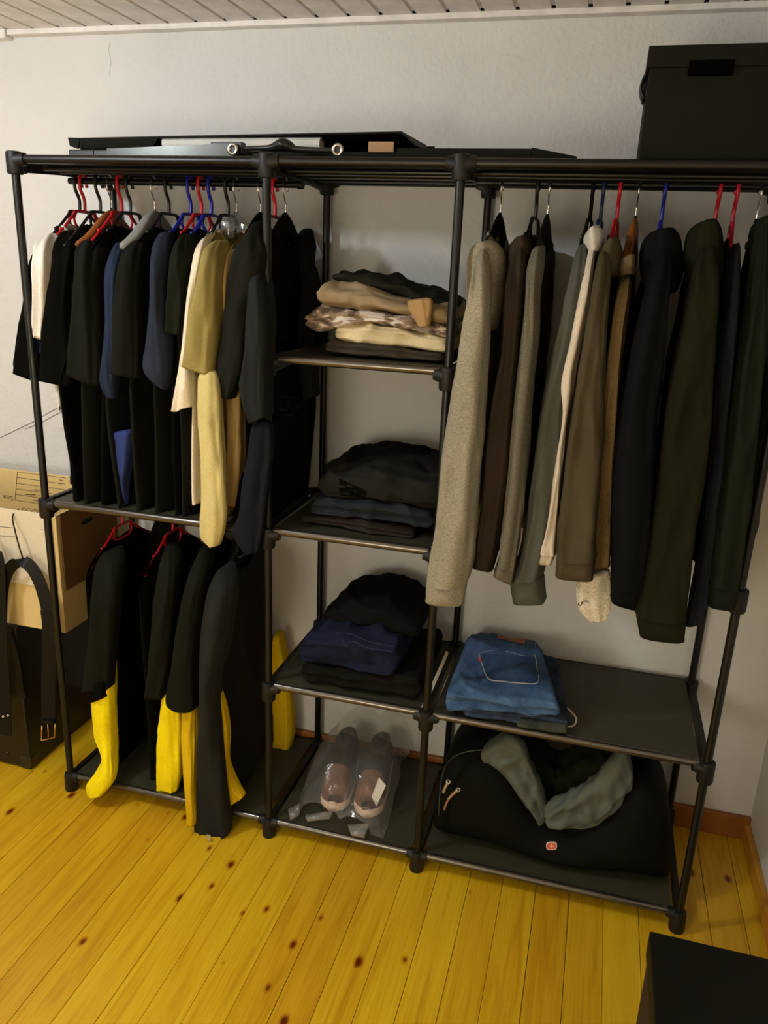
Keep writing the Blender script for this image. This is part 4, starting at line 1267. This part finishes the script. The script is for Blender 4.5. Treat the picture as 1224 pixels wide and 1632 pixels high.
# the bag: crumpled film laid over the shoes
def bag():
    vs, fs = [], []
    nu, nv = 60, 60
    corner = [Vector((0.686, 0.040)), Vector((0.945, 0.012)), Vector((0.940, 0.365)), Vector((0.675, 0.362))]
    def hgt(x, y):
        h = 0.0
        for cx_, ty in ((0.766, 0.074), (0.866, 0.080)):
            dx = (x - cx_) / 0.075; dyv = (y - ty - 0.13) / 0.175
            rr = dx * dx + abs(dyv) ** 2.6
            hh = 0.07 + 0.07 * min(1, max(0, (y - ty) / 0.14))
            h = max(h, hh * max(0, 1 - rr * 0.62) ** 0.5)
        return h
    for i in range(nu + 1):
        for j in range(nv + 1):
            u, v = i / nu, j / nv
            p = (corner[0] * (1 - u) + corner[1] * u) * (1 - v) + (corner[3] * (1 - u) + corner[2] * u) * v
            h = hgt(p.x, p.y)
            e = min(u, 1 - u, v, 1 - v)
            cr = 0.010 * abs(noise.noise(Vector((p.x * 18, p.y * 18, 3)))) + 0.005 * abs(noise.noise(Vector((p.x * 45, p.y * 45, 1))))
            z = ZS0 + 0.004 + h * 1.12 + cr * min(1, e * 10)
            # back edge of the film stands up against the wall side
            z += 0.055 * max(0, (v - 0.8) / 0.2) ** 2 * (0.6 + 0.4 * u)
            vs.append((p.x + 0.008 * noise.noise(Vector((v * 6, 1, 2))) * (1 if u in (0, 1) else 0), p.y, z))
    for i in range(nu):
        for j in range(nv):
            q = i * (nv + 1) + j
            fs.append((q, q + nv + 1, q + nv + 2, q + 1))
    o = mesh_obj('plastic_bag', vs, fs, mat_clear('bag_film', (0.97, 0.97, 0.96), 0.08, 0.11))
    # loose flaps over the front rail
    for pts in ([(554, 1318), (588, 1316), (580, 1336), (560, 1332)], [(459, 1293), (478, 1284), (477, 1300), (463, 1308)], [(486, 1302), (530, 1296), (526, 1306), (490, 1310)]):
        q = [WZ(a, b, ZS0 + 0.012) for a, b in pts]
        MB().add(q + [p + Vector((0, 0, 0.008)) for p in q], [(0, 1, 2, 3), (7, 6, 5, 4), (0, 4, 5, 1), (1, 5, 6, 2), (2, 6, 7, 3), (3, 7, 4, 0)]).build('bag_flap', mat_clear('bag_film_thick', (0.93, 0.93, 0.92), 0.08, 0.2), o)
    tag(o, 'clear plastic bag holding the pair of brown shoes', 'bag')
    return o
bag()

# ------------------------------------------------------------------ duffel bag and jacket
DUF = plain('black_nylon', (9, 10, 6), 0.75, 0, 0.12, 0.35, 350)
prof = [(1.060, 0.04, 0.10), (1.064, 0.11, 0.12), (1.078, 0.20, 0.15), (1.103, 0.25, 0.165), (1.16, 0.284, 0.17), (1.214, 0.268, 0.17), (1.256, 0.226, 0.17), (1.311, 0.150, 0.17), (1.37, 0.106, 0.172), (1.446, 0.118, 0.172), (1.50, 0.180, 0.17), (1.549, 0.255, 0.17), (1.585, 0.278, 0.166), (1.625, 0.235, 0.155), (1.650, 0.17, 0.14), (1.664, 0.09, 0.115), (1.669, 0.04, 0.10)]
key = [[Vector((a, 0, 0)), Vector((b, c, 0))] for a, b, c in prof]
seq = resample(key, 4)
vs, fs = [], []
n = 44
for c, h in seq:
    ht, hw = h.x, h.y
    for j in range(n):
        t = 2 * math.pi * j / n
        cy, cz = sp(math.cos(t), 0.62), sp(math.sin(t), 0.62)
        z = ZS0 + ht * (cz + 1) / 2
        wv = hw * (1 - 0.32 * ((cz + 1) / 2) ** 1.5)
        y = 0.195 + wv * cy
        d = 0.006 * noise.noise(Vector((c.x * 9, y * 9, z * 9))) * (1 if cz > -0.8 else 0)
        vs.append(Vector((c.x, y + d * cy, z + d)))
m = len(seq)
for i in range(m - 1):
    for j in range(n):
        fs.append((i * n + j, (i + 1) * n + j, (i + 1) * n + (j + 1) % n, i * n + (j + 1) % n))
fs.append(tuple(range(n))); fs.append(tuple((m - 1) * n + j for j in reversed(range(n))))
duf = empty('duffel_bag', (1.36, 0.195, ZS0), 'large slumped black duffel bag on the bottom right shelf', 'bag')
db = mesh_obj('body', vs, fs, DUF, duf)
bv = bvh_of([db])
stitch('zip', bv, [(700, 1300), (702, 1262), (708, 1228), (722, 1208), (745, 1198), (775, 1196), (800, 1206)], 0.0028, plain('zip_black', (34, 34, 26), 0.4), duf, 0.001)
stitch('piping', bv, [(712, 1310), (716, 1280), (724, 1250), (738, 1226), (760, 1212), (790, 1214), (815, 1240), (845, 1290), (880, 1318), (930, 1322), (970, 1296)], 0.003, DUF, duf, 0.001)
for nm, pts in (('zip_puller', [(716, 1246), (711, 1256), (708, 1264)]), ('zip_puller', [(731, 1258), (722, 1266), (715, 1274)])):
    ps = [hit(bv, a, b, 0.004)[0] for a, b in pts]
    mb = MB().tube(smoothpts(ps, 3), 0.0045, 8, flat=(1, 0.5, 1))
    mb.torus(ps[0], ray(*pts[0]), 0.005, 0.0016, 14, 6)
    mb.build(nm, plain('zip_steel', (190, 182, 168), 0.3, 0.9), duf)
ps = [hit(bv, a, b, 0.004)[0] for a, b in [(716, 1272), (711, 1284), (709, 1290)]]
MB().tube(ps, 0.003, 8).build('zip_tape', plain('tan_cord', (170, 120, 84), 0.6), duf)
# badge: rounded red shield with pale rim and cross
def disc(name, bv, cx, cy, rx, ry, mat, parent, lift, e=0.7):
    vs, fs = [], []
    c = hit(bv, cx, cy, lift)[0]
    vs.append(c)
    for k in range(24):
        t = 2 * math.pi * k / 24
        vs.append(hit(bv, cx + rx * sp(math.cos(t), e), cy + ry * sp(math.sin(t), e), lift)[0])
    for k in range(24):
        fs.append((0, 1 + k, 1 + (k + 1) % 24))
    n = len(vs)
    vs += [v - ray(cx, cy).normalized() * -0.0012 for v in vs[1:]]
    for k in range(24):
        fs.append((1 + k, n + k, n + (k + 1) % 24, 1 + (k + 1) % 24))
    return mesh_obj(name, vs, fs, mat, parent, smooth=False)
bd = disc('badge', bv, 879, 1348, 8.8, 6.8, plain('badge_rim', (206, 190, 176), 0.4), duf, 0.002)
disc('badge_field', bv, 879, 1348.5, 7.2, 5.2, plain('badge_red', (206, 72, 34), 0.4), bd, 0.0028)
mb = MB()
for q in ([(878, 1345), (880, 1345), (880, 1352), (878, 1352)], [(875.5, 1347.6), (882.5, 1347.6), (882.5, 1349.4), (875.5, 1349.4)]):
    ps = [hit(bv, a, b, 0.0034)[0] for a, b in q]
    mb.add(ps, [(0, 1, 2, 3)])
mb.build('badge_cross', plain('badge_pale', (226, 170, 140), 0.5), bd, smooth=False)

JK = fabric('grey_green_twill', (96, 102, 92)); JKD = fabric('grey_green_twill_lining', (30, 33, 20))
jk = empty('jacket', (1.37, 0.19, 0.27), 'grey-green jacket slumped over the duffel bag', 'jacket')
vs, fs = loft([(766, 1196, 802, 1170), (772, 1214, 828, 1182), (796, 1236, 842, 1206), (818, 1262, 856, 1238), (838, 1286, 866, 1268), (858, 1312, 876, 1300)], 0.10, 0.030, seed=301, amp=0.020, hem=False, cap_bot=True)
mesh_obj('sleeve', vs, fs, JK, jk)
vs, fs = loft([(1000, 1188, 1010, 1234, 0.13), (980, 1198, 1006, 1260, 0.12), (952, 1228, 982, 1288, 0.11), (922, 1256, 948, 1310, 0.10), (892, 1272, 908, 1317, 0.09), (866, 1284, 874, 1312, 0.09)], 0.12, 0.035, seed=302, amp=0.020, hem=False, cap_bot=True)
mesh_obj('front_panel', vs, fs, JK, jk)
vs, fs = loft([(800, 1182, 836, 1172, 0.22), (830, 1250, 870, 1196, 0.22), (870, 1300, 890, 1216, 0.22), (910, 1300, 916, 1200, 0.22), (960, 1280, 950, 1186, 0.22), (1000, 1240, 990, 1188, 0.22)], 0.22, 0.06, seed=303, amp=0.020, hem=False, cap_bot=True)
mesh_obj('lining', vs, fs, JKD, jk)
vs, fs = loft([(772, 1180, 796, 1166, 0.14), (768, 1196, 800, 1184, 0.14), (770, 1206, 790, 1200, 0.14)], 0.14, 0.03, seed=304, amp=0.004, hem=False, cap_bot=True, sub=4)
mesh_obj('collar', vs, fs, JKD, jk)

# ------------------------------------------------------------------ things on top of the rack
ZT = 1.7035 + 0.0095
bx = empty('storage_box', (1.56, 0.2, ZT), 'black lidded cardboard storage box on top of the rack at the right', 'box')
xa, xb, ya, yb = 1.376, 1.690, 0.035, 0.365
MB().box(xa, xb, ya, yb, ZT, 1.900, 0.002).build('body', BLACKCARD, bx, smooth=False)
mb = MB()
mb.box(xa - 0.006, xb + 0.006, ya - 0.006, yb + 0.006, 1.872, 1.908, 0.002)
mb.build('lid', plain('black_cardboard_lid', (19, 20, 11), 0.65, 0, 0.15), bx, smooth=False)
p, q = W(1099, 97, ya - 0.008), W(1168, 119, ya - 0.008)
MB().box(p.x, q.x, ya - 0.009, ya + 0.002, q.z, p.z + 0.001, 0.001).build('label_holder', plain('label_slot_black', (4, 4, 3), 0.9, 0, 0.02), bx, smooth=False)
MB().tube(smoothpts([(xa - 0.004, 0.10, 1.874), (xa - 0.010, 0.10, 1.860), (xa - 0.011, 0.10, 1.845), (xa - 0.003, 0.10, 1.828)], 4), 0.008, 8, flat=(0.4, 3.5, 1)).build('handle', BLACKP, bx)

# flat open carton with a paper roll in it
ct = empty('flat_carton', (0.48, 0.25, ZT), 'long flat black carton lying open on top of the rack', 'box')
BR = mat_cardboard('brown_board', (186, 148, 112))
a0, a1, b0, b1 = 0.085, 0.905, 0.125, 0.365
MB().box(a0, a1, b0, b1, ZT, ZT + 0.006).build('base', BR, ct, smooth=False)
MB().box(a0, a1, b1 - 0.006, b1, ZT + 0.006, ZT + 0.07).build('side_panel', BLACKCARD, ct, smooth=False)
MB().box(a0, a1, b0, b0 + 0.004, ZT + 0.0, ZT + 0.026).build('side_panel', BLACKCARD, ct, smooth=False)
pq, pr_ = W(588, 226, 0.135), W(628, 233, 0.135)
MB().box(pq.x, pr_.x, b0 + 0.006, b0 + 0.012, ZT + 0.006, pq.z, 0.001).build('inner_flap', BR, ct, smooth=False)
for s, xs in ((0, a0), (1, a1 - 0.004)):
    MB().box(xs, xs + 0.004, b0 + 0.004, b1 - 0.006, ZT + 0.006, ZT + (0.045 if s == 0 else 0.03)).build('end_panel', BLACKCARD, ct, smooth=False)
# lid leaning back, its front edge raised
def sheet(quad, th, name, mat, parent):
    q = [Vector(v) for v in quad]
    nrm = (q[1] - q[0]).cross(q[3] - q[0]).normalized() * th
    MB().add(q + [p + nrm for p in q], [(0, 1, 2, 3), (7, 6, 5, 4), (0, 4, 5, 1), (1, 5, 6, 2), (2, 6, 7, 3), (3, 7, 4, 0)]).build(name, mat, parent, smooth=False)
pA, pB, pC = W(110, 220, 0.13), W(640, 209, 0.13), W(658, 222, 0.13)
sheet([(pA.x, 0.13, pA.z), (pB.x, 0.13, pB.z), (pB.x + 0.004, 0.355, 1.785), (pA.x, 0.355, 1.785)], -0.0035, 'lid', BLACKCARD, ct)
sheet([(pB.x, 0.13, pB.z), (pC.x + 0.010, 0.13, pC.z - 0.012), (pC.x + 0.010, 0.35, pC.z - 0.012), (pB.x + 0.004, 0.355, 1.783)], -0.0035, 'lid_flap', BLACKCARD, ct)
sheet([(pA.x, 0.131, pA.z - 0.001), (pA.x + 0.24, 0.131, pA.z), (pA.x + 0.22, 0.137, pA.z - 0.020), (pA.x + 0.015, 0.137, pA.z - 0.022)], -0.003, 'lid_rim', BLACKCARD, ct)
sheet([(pA.x - 0.002, 0.131, pA.z + 0.001), (pA.x + 0.03, 0.131, pA.z), (pA.x + 0.024, 0.131, pA.z - 0.024), (pA.x + 0.002, 0.131, pA.z - 0.018)], -0.003, 'lid_rim', BLACKCARD, ct)
# white paper roll
ra, rb = W(262, 226, 0.15), W(512, 226, 0.15)
rr0 = 0.0150
rz = 1.7530
roll = MB()
roll.cyl((ra.x, 0.152, rz + 0.004), (rb.x, 0.152, rz + 0.004), rr0, 22)
pr = empty('paper_roll', (0.5, 0.152, rz - rr0), 'white paper roll lying inside the flat carton', 'paper roll')
roll.build('roll', WHITEP, pr, auto=40)
MB().torus((rb.x + 0.0005, 0.152, rz + 0.004), (1, 0, 0), 0.010, 0.0022, 20, 6).build('inner_turn', plain('paper_grey', (150, 142, 128), 0.8), pr)
# folded stand: flat bar with washers and a moulded grip
fs_ = empty('folding_stand', (0.48, 0.05, ZT), 'black folding stand with silver washers lying along the front of the top shelf', 'stand')
STEEL = plain('black_anodised', (60, 60, 56), 0.28, 0.7)
l0, l1 = W(172, 238, 0.055), W(376, 236, 0.055)
zb0 = ZT + 0.0005
zl, zr = W(185, 237, 0.05).z, W(376, 228, 0.05).z
MB().add([(l0.x, 0.050, zb0), (l1.x, 0.050, zb0), (l1.x, 0.050, zr), (l0.x, 0.050, zl), (l0.x, 0.075, zb0), (l1.x, 0.075, zb0), (l1.x, 0.075, zr), (l0.x, 0.075, zl)], [(0, 1, 2, 3), (7, 6, 5, 4), (0, 4, 5, 1), (1, 5, 6, 2), (2, 6, 7, 3), (3, 7, 4, 0)]).build('flat_bar', STEEL, fs_, smooth=False)
e0 = W(112, 238, 0.06)
MB().box(e0.x, l0.x + 0.01, 0.052, 0.074, zb0, zb0 + 0.018, 0.003).build('end_bar', BLACKP, fs_, smooth=False)
for px in (148, 183):
    MB().box(W(px, 240, 0.05).x - 0.001, W(px, 240, 0.05).x + 0.001, 0.0505, 0.0752, zb0, zb0 + 0.019).build('strap', plain('strap_black', (10, 10, 8), 0.7), fs_, smooth=False)
MB().box(W(336, 230, 0.06).x, W(386, 230, 0.06).x, 0.058, 0.080, zb0 + 0.012, W(371, 226, 0.06).z, 0.002).build('bracket', BLACKP, fs_, smooth=False)
for px, py in ((371, 238), (538, 239)):
    c = W(px, py, 0.046)
    MB().torus((c.x, 0.046, c.z), (0, 1, 0), 0.0095, 0.0038, 26, 10).build('washer', CHROME, fs_)
    MB().cyl((c.x, 0.047, c.z), (c.x, 0.062, c.z), 0.0075, 16).build('bolt', BLACKP, fs_, auto=40)
gp = [(388, 237, 0.006), (410, 236, 0.0065), (430, 236, 0.009), (444, 233, 0.015), (452, 231, 0.019), (462, 234, 0.014), (472, 238, 0.009), (520, 240, 0.008), (545, 240, 0.008)]
pp = [W(a, b, 0.06) for a, b, r in gp]
pp = [Vector((v.x, 0.06, max(v.z, zb0 + r * 0.75))) for v, (_, _, r) in zip(pp, gp)]
MB().tube(smoothpts(pp, 3), [r for r in np.interp(np.linspace(0, 8, 25), range(9), [g[2] for g in gp])], 12, flat=(1, 1.2, 0.75)).build('grip', BLACKP, fs_)
# black flat panel further right
fp = empty('flat_board', (1.05, 0.1, ZT), 'flat black board lying on the top shelf left of the storage box', 'board')
f0, f1, f2 = W(600, 236, 0.10), W(848, 243, 0.10), W(920, 243, 0.10)
MB().box(f0.x + 0.05, f1.x, 0.085, 0.115, ZT, ZT + 0.029, 0.002).build('board', BLACKCARD, fp, smooth=False)
vs = [(f1.x, 0.085, ZT), (f1.x, 0.115, ZT), (f1.x, 0.115, ZT + 0.031), (f1.x, 0.085, ZT + 0.031), (f2.x, 0.085, ZT), (f2.x, 0.115, ZT), (f2.x, 0.115, ZT + 0.015), (f2.x, 0.085, ZT + 0.015)]
MB().add(vs, [(0, 1, 2, 3), (4, 7, 6, 5), (0, 3, 7, 4), (1, 5, 6, 2), (3, 2, 6, 7), (0, 4, 5, 1)]).build('tapered_end', BLACKCARD, fp, smooth=False)

# ------------------------------------------------------------------ black chest, archive carton, belts at the left
cs = empty('black_chest', (-0.42, 0.22, 0), 'black chest on the floor under the cardboard box', 'chest')
cx0, cx1, cy0, cy1, cz = -0.72, -0.168, 0.035, 0.385, 0.478
CHEST = plain('black_vinyl', (26, 25, 17), 0.42, 0, 0.4)
MB().box(cx0, cx1, cy0, cy1, 0.004, cz, 0.006).build('body', CHEST, cs, smooth=False)
for a in (-0.70, -0.19):
    for b in (0.05, 0.37):
        MB().cyl((a, b, 0), (a, b, 0.006), 0.012, 12).build('foot', BLACKP, cs, auto=40)
for px, py in ((12, 1202), (38, 1210)):
    p = W(px, py, cy0)
    MB().torus((p.x, cy0 - 0.001, p.z), (0, 1, 0), 0.006, 0.002, 14, 6).build('rivet', plain('dark_steel', (70, 66, 54), 0.4, 0.8), cs)
p = W(52, 1212, cy0)
MB().box(cx1 - 0.035, cx1 + 0.002, cy0 - 0.002, cy0 + 0.03, 0.004, 0.045, 0.003).build('corner_guard', plain('corner_black', (34, 32, 22), 0.4), cs, smooth=False)

# carton: an open archive box. thickness 5 mm walls, rear flap raised with its printed form
bx0, bx1, by0, by1 = -0.56, -0.014, 0.05, 0.33
bz0, bz1 = cz + 0.0, 0.829
cb = empty('cardboard_box', (-0.2, 0.19, bz0), 'open cardboard archive box standing on the black chest', 'box')
mb = MB()
mb.box(bx0, bx1, by0, by0 + 0.005, bz0, bz1 - 0.004)
mb.box(bx0, bx1, by1 - 0.005, by1, bz0, bz1 - 0.004)
mb.box(bx0, bx0 + 0.005, by0 + 0.005, by1 - 0.005, bz0, bz1 - 0.004)
mb.box(bx0 + 0.005, bx1 - 0.005, by0 + 0.005, by1 - 0.005, bz0, bz0 + 0.005)
mb.box(bx1 - 0.006, bx1, by0 + 0.005, by1 - 0.005, bz0, bz1 - 0.004)
mb.build('body', CARD, cb, smooth=False)
# outer sleeve: front flap folded down over the body, and the side flap
fz = W(50, 932, by0).z
MB().box(bx0, bx1 - 0.012, by0 - 0.006, by0 - 0.001, fz, bz1, 0.001).build('front_flap', CARDL, cb, smooth=False)
SIDE = mat_cardboard('cardboard_side_shade', (122, 88, 52))  # brown board, darkened in colour for the shaded right side of the box
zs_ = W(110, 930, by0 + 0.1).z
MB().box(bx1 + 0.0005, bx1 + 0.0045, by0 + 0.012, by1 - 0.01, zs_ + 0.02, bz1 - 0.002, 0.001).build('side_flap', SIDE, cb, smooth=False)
# hand hole in the side flap: dark oval with a pale rim behind
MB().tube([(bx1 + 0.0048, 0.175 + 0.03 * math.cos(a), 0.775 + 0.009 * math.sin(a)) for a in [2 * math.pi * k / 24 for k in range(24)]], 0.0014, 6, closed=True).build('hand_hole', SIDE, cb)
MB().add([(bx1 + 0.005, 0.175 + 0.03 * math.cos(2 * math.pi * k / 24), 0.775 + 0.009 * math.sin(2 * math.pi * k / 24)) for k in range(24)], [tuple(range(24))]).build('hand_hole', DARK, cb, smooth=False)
# raised rear flap
fy = by1 - 0.012
ft = W(40, 751, fy).z
MB().box(bx0 + 0.008, bx1 - 0.008, fy, fy + 0.004, bz0 + 0.05, ft, 0.001).build('rear_flap', CARD, cb, smooth=False)
flap = [o for o in cb.children if o.name.startswith('rear_flap')][0]
bv = bvh_of([flap])
lines = []
tl, tr, bl, br = (28, 752), (105, 762), (24, 797), (100, 808)
def lerp2(a, b, t): return (a[0] + (b[0] - a[0]) * t, a[1] + (b[1] - a[1]) * t)
for k in range(6):
    a = lerp2(tl, bl, k / 5); b_ = lerp2(tr, br, k / 5)
    patch('printed_line', bv, [(a[0], a[1] - 0.35), (b_[0], b_[1] - 0.35), (b_[0], b_[1] + 0.35), (a[0], a[1] + 0.35)], INK, cb, 8, 1, 0.0006)
patch('printed_line', bv, [(tl[0] - 0.4, tl[1]), (tl[0] + 0.4, tl[1]), (bl[0] + 0.4, bl[1]), (bl[0] - 0.4, bl[1])], INK, cb, 1, 8, 0.0006)
for (a, b_, w_, h_) in ((56, 780, 8, 1.6), (40, 787, 17, 1.8), (52, 796, 10, 1.6), (60, 789, 4, 1.2), (94, 764, 6, 1.4), (93, 769.5, 6, 1.4)):
    patch('printed_words', bv, [(a, b_), (a + w_, b_ + 0.9), (a + w_, b_ + 0.9 + h_), (a, b_ + h_)], plain('pale_ink', (128, 98, 60), 0.9), cb, 4, 1, 0.0006)
text_decal('handwriting', 'Sox', bv, (13, 793), (-11, -1.2), (0.8, 11), INK, cb, 0.0007)
text_decal('handwriting', 'SOCO', bv, (50, 814), (-11, -1.4), (0.8, 11), plain('pale_ink', (128, 98, 60), 0.9), cb, 0.0007)
# printed rules on the front flap
ff = [o for o in cb.children if o.name.startswith('front_flap')][0]
bv = bvh_of([ff])
for (a, b_, c, d_) in ((0, 839, 22, 841), (0, 853.5, 27, 855.5), (65, 843.5, 84, 845.5)):
    patch('printed_line', bv, [(a, b_), (c, d_), (c, d_ + 0.7), (a, b_ + 0.7)], INK, cb, 5, 1, 0.0006)
bb = [o for o in cb.children if o.name.startswith('body')][0]

# belts hanging from wire hooks over the front of the carton
def ribbon(path, width_dir, hw, th, name, mat, parent):
    ps = smoothpts(path, 5)
    vs, fs = [], []
    m = len(ps)
    for i, p in enumerate(ps):
        t = (ps[min(i + 1, m - 1)] - ps[max(i - 1, 0)]).normalized()
        wd = Vector(width_dir[0]).lerp(Vector(width_dir[1]), i / (m - 1))
        wd = (wd - t * wd.dot(t)).normalized()
        nrm = t.cross(wd).normalized()
        for a, b in ((-1, -1), (1, -1), (1, 1), (-1, 1)):
            vs.append(p + wd * hw * a + nrm * th * b)
    for i in range(m - 1):
        for k in range(4):
            fs.append((i * 4 + k, i * 4 + (k + 1) % 4, (i + 1) * 4 + (k + 1) % 4, (i + 1) * 4 + k))
    fs.append((3, 2, 1, 0)); fs.append(tuple((m - 1) * 4 + k for k in range(4)))
    return MB().add(vs, fs).build(name, mat, parent, auto=30)
YB = 0.005
hk = empty('wire_hook', tuple(W(36, 893, YB)), 'thin bent wire hook over the front edge of the cardboard box', 'hook')
hp = [W(28, 816, by0 + 0.008) + Vector((0, 0, -0.004)), W(29, 812, by0 + 0.004), W(20, 823, by0 - 0.012), W(24, 846, YB + 0.004), W(31, 873, YB), W(36, 890, YB), W(33, 899, YB - 0.002), W(27, 899, YB - 0.004), W(23, 893, YB - 0.004)]
MB().tube(smoothpts(hp, 4), 0.0021, 8).build('wire', plain('dark_wire', (44, 40, 34), 0.35, 0.8), hk)
bl_ = empty('belt', tuple(W(36, 893, YB)), 'black leather belt with brass buckle hanging from the wire hook', 'belt', 'belts hanging at the left')
path = [W(3, 1120, YB + 0.008), W(1, 1040, YB + 0.006), W(2, 960, YB + 0.004), W(8, 920, YB), W(20, 901, YB - 0.002), W(35, 894, YB - 0.004), W(52, 907, YB - 0.002), W(66, 935, YB), W(76, 972, YB), W(79, 1005, YB), W(78, 1060, YB), W(77, 1110, YB), W(78, 1150, YB)]
ribbon(path[:9], [(0.9, 0.3, 0), (0.85, 0.35, 0)], 0.0165, 0.0016, 'strap', LEATHER, bl_)
ribbon(path[8:], [(0.85, 0.35, 0), (0.9, 0.3, 0)], 0.0190, 0.0016, 'strap', LEATHER, bl_)
lp = W(77, 1148, YB)
MB().box(lp.x - 0.021, lp.x + 0.021, lp.y - 0.010, lp.y + 0.008, lp.z - 0.006, lp.z + 0.004, 0.002).build('keeper', LEATHER, bl_, smooth=False)
BRASS = plain('brass', (206, 164, 96), 0.25, 1.0)
bq = [W(67, 1156, YB), W(88, 1153, YB), W(87, 1175, YB), W(66, 1180, YB)]
fb_ = MB().tube([bq[0], bq[0].lerp(bq[3], 0.5), bq[3], bq[3].lerp(bq[2], 0.5), bq[2], bq[2].lerp(bq[1], 0.5), bq[1]], 0.0022, 8)
fb_.build('buckle', BRASS, bl_)
MB().tube([W(76, 1153, YB - 0.003), W(77, 1166, YB - 0.004), W(77, 1178, YB - 0.003)], 0.0019, 8).build('prong', BRASS, bl_)
b2 = empty('belt', tuple(W(-4, 905, YB)), 'second black belt with metal eyelets at the left picture edge', 'belt', 'belts hanging at the left')
hp2 = [W(-8, 815, by0 + 0.006), W(-10, 808, by0 + 0.002), W(-18, 822, by0 - 0.014), W(-12, 860, YB), W(-6, 890, YB), W(-10, 897, YB), W(-16, 892, YB)]
MB().tube(smoothpts(hp2, 4), 0.0021, 8).build('hook', plain('dark_wire', (44, 40, 34), 0.35, 0.8), b2)
path2 = [W(-26, 1000, YB - 0.012), W(-22, 930, YB - 0.012), W(-8, 888, YB - 0.010), W(0, 900, YB - 0.012), W(5, 950, YB - 0.014), W(4, 1020, YB - 0.016), W(8, 1090, YB - 0.016), W(8, 1170, YB - 0.016)]
path2 = [W(-30, 1000, YB - 0.014), W(-24, 930, YB - 0.014), W(-10, 886, YB - 0.012), W(-3, 900, YB - 0.014), W(-2, 960, YB - 0.016), W(2, 1040, YB - 0.018), W(7, 1110, YB - 0.018), W(9, 1172, YB - 0.018)]
ribbon(path2, [(0.9, 0.25, 0), (0.95, 0.25, 0)], 0.018, 0.0016, 'strap', LEATHER, b2)
for px, py in ((5, 1142), (12.5, 1140.5)):
    c = W(px, py, YB - 0.022)
    MB().torus(c, ray(px, py), 0.0024, 0.0012, 12, 6).build('eyelet', CHROME, b2)
# carrying strap on the chest front
ribbon([W(14, 1010, cy0 - 0.002), W(22, 1030, cy0 - 0.016), W(30, 1060, cy0 - 0.018), W(33, 1090, cy0 - 0.014), W(38, 1110, cy0 - 0.002)], [(1, -0.2, 0), (1, -0.2, 0)], 0.011, 0.003, 'carry_handle', LEATHER, cs)

# ------------------------------------------------------------------ black box at the lower right
lb = empty('storage_box', (1.70, -0.62, 0), 'black box standing on the floor in the lower right corner', 'box')
u0, u1, v0, v1, h = 1.562, 1.880, -0.85, -0.405, 0.348
MB().box(u0 + 0.004, u1 - 0.004, v0 + 0.004, v1 - 0.004, 0, h - 0.055, 0.002).build('body', plain('maroon_black_card', (34, 22, 14), 0.7), lb, smooth=False)
MB().box(u0, u1, v0, v1, h - 0.055, h, 0.0025).build('lid', plain('black_card_top', (13, 13, 8), 0.6, 0, 0.2), lb, smooth=False)
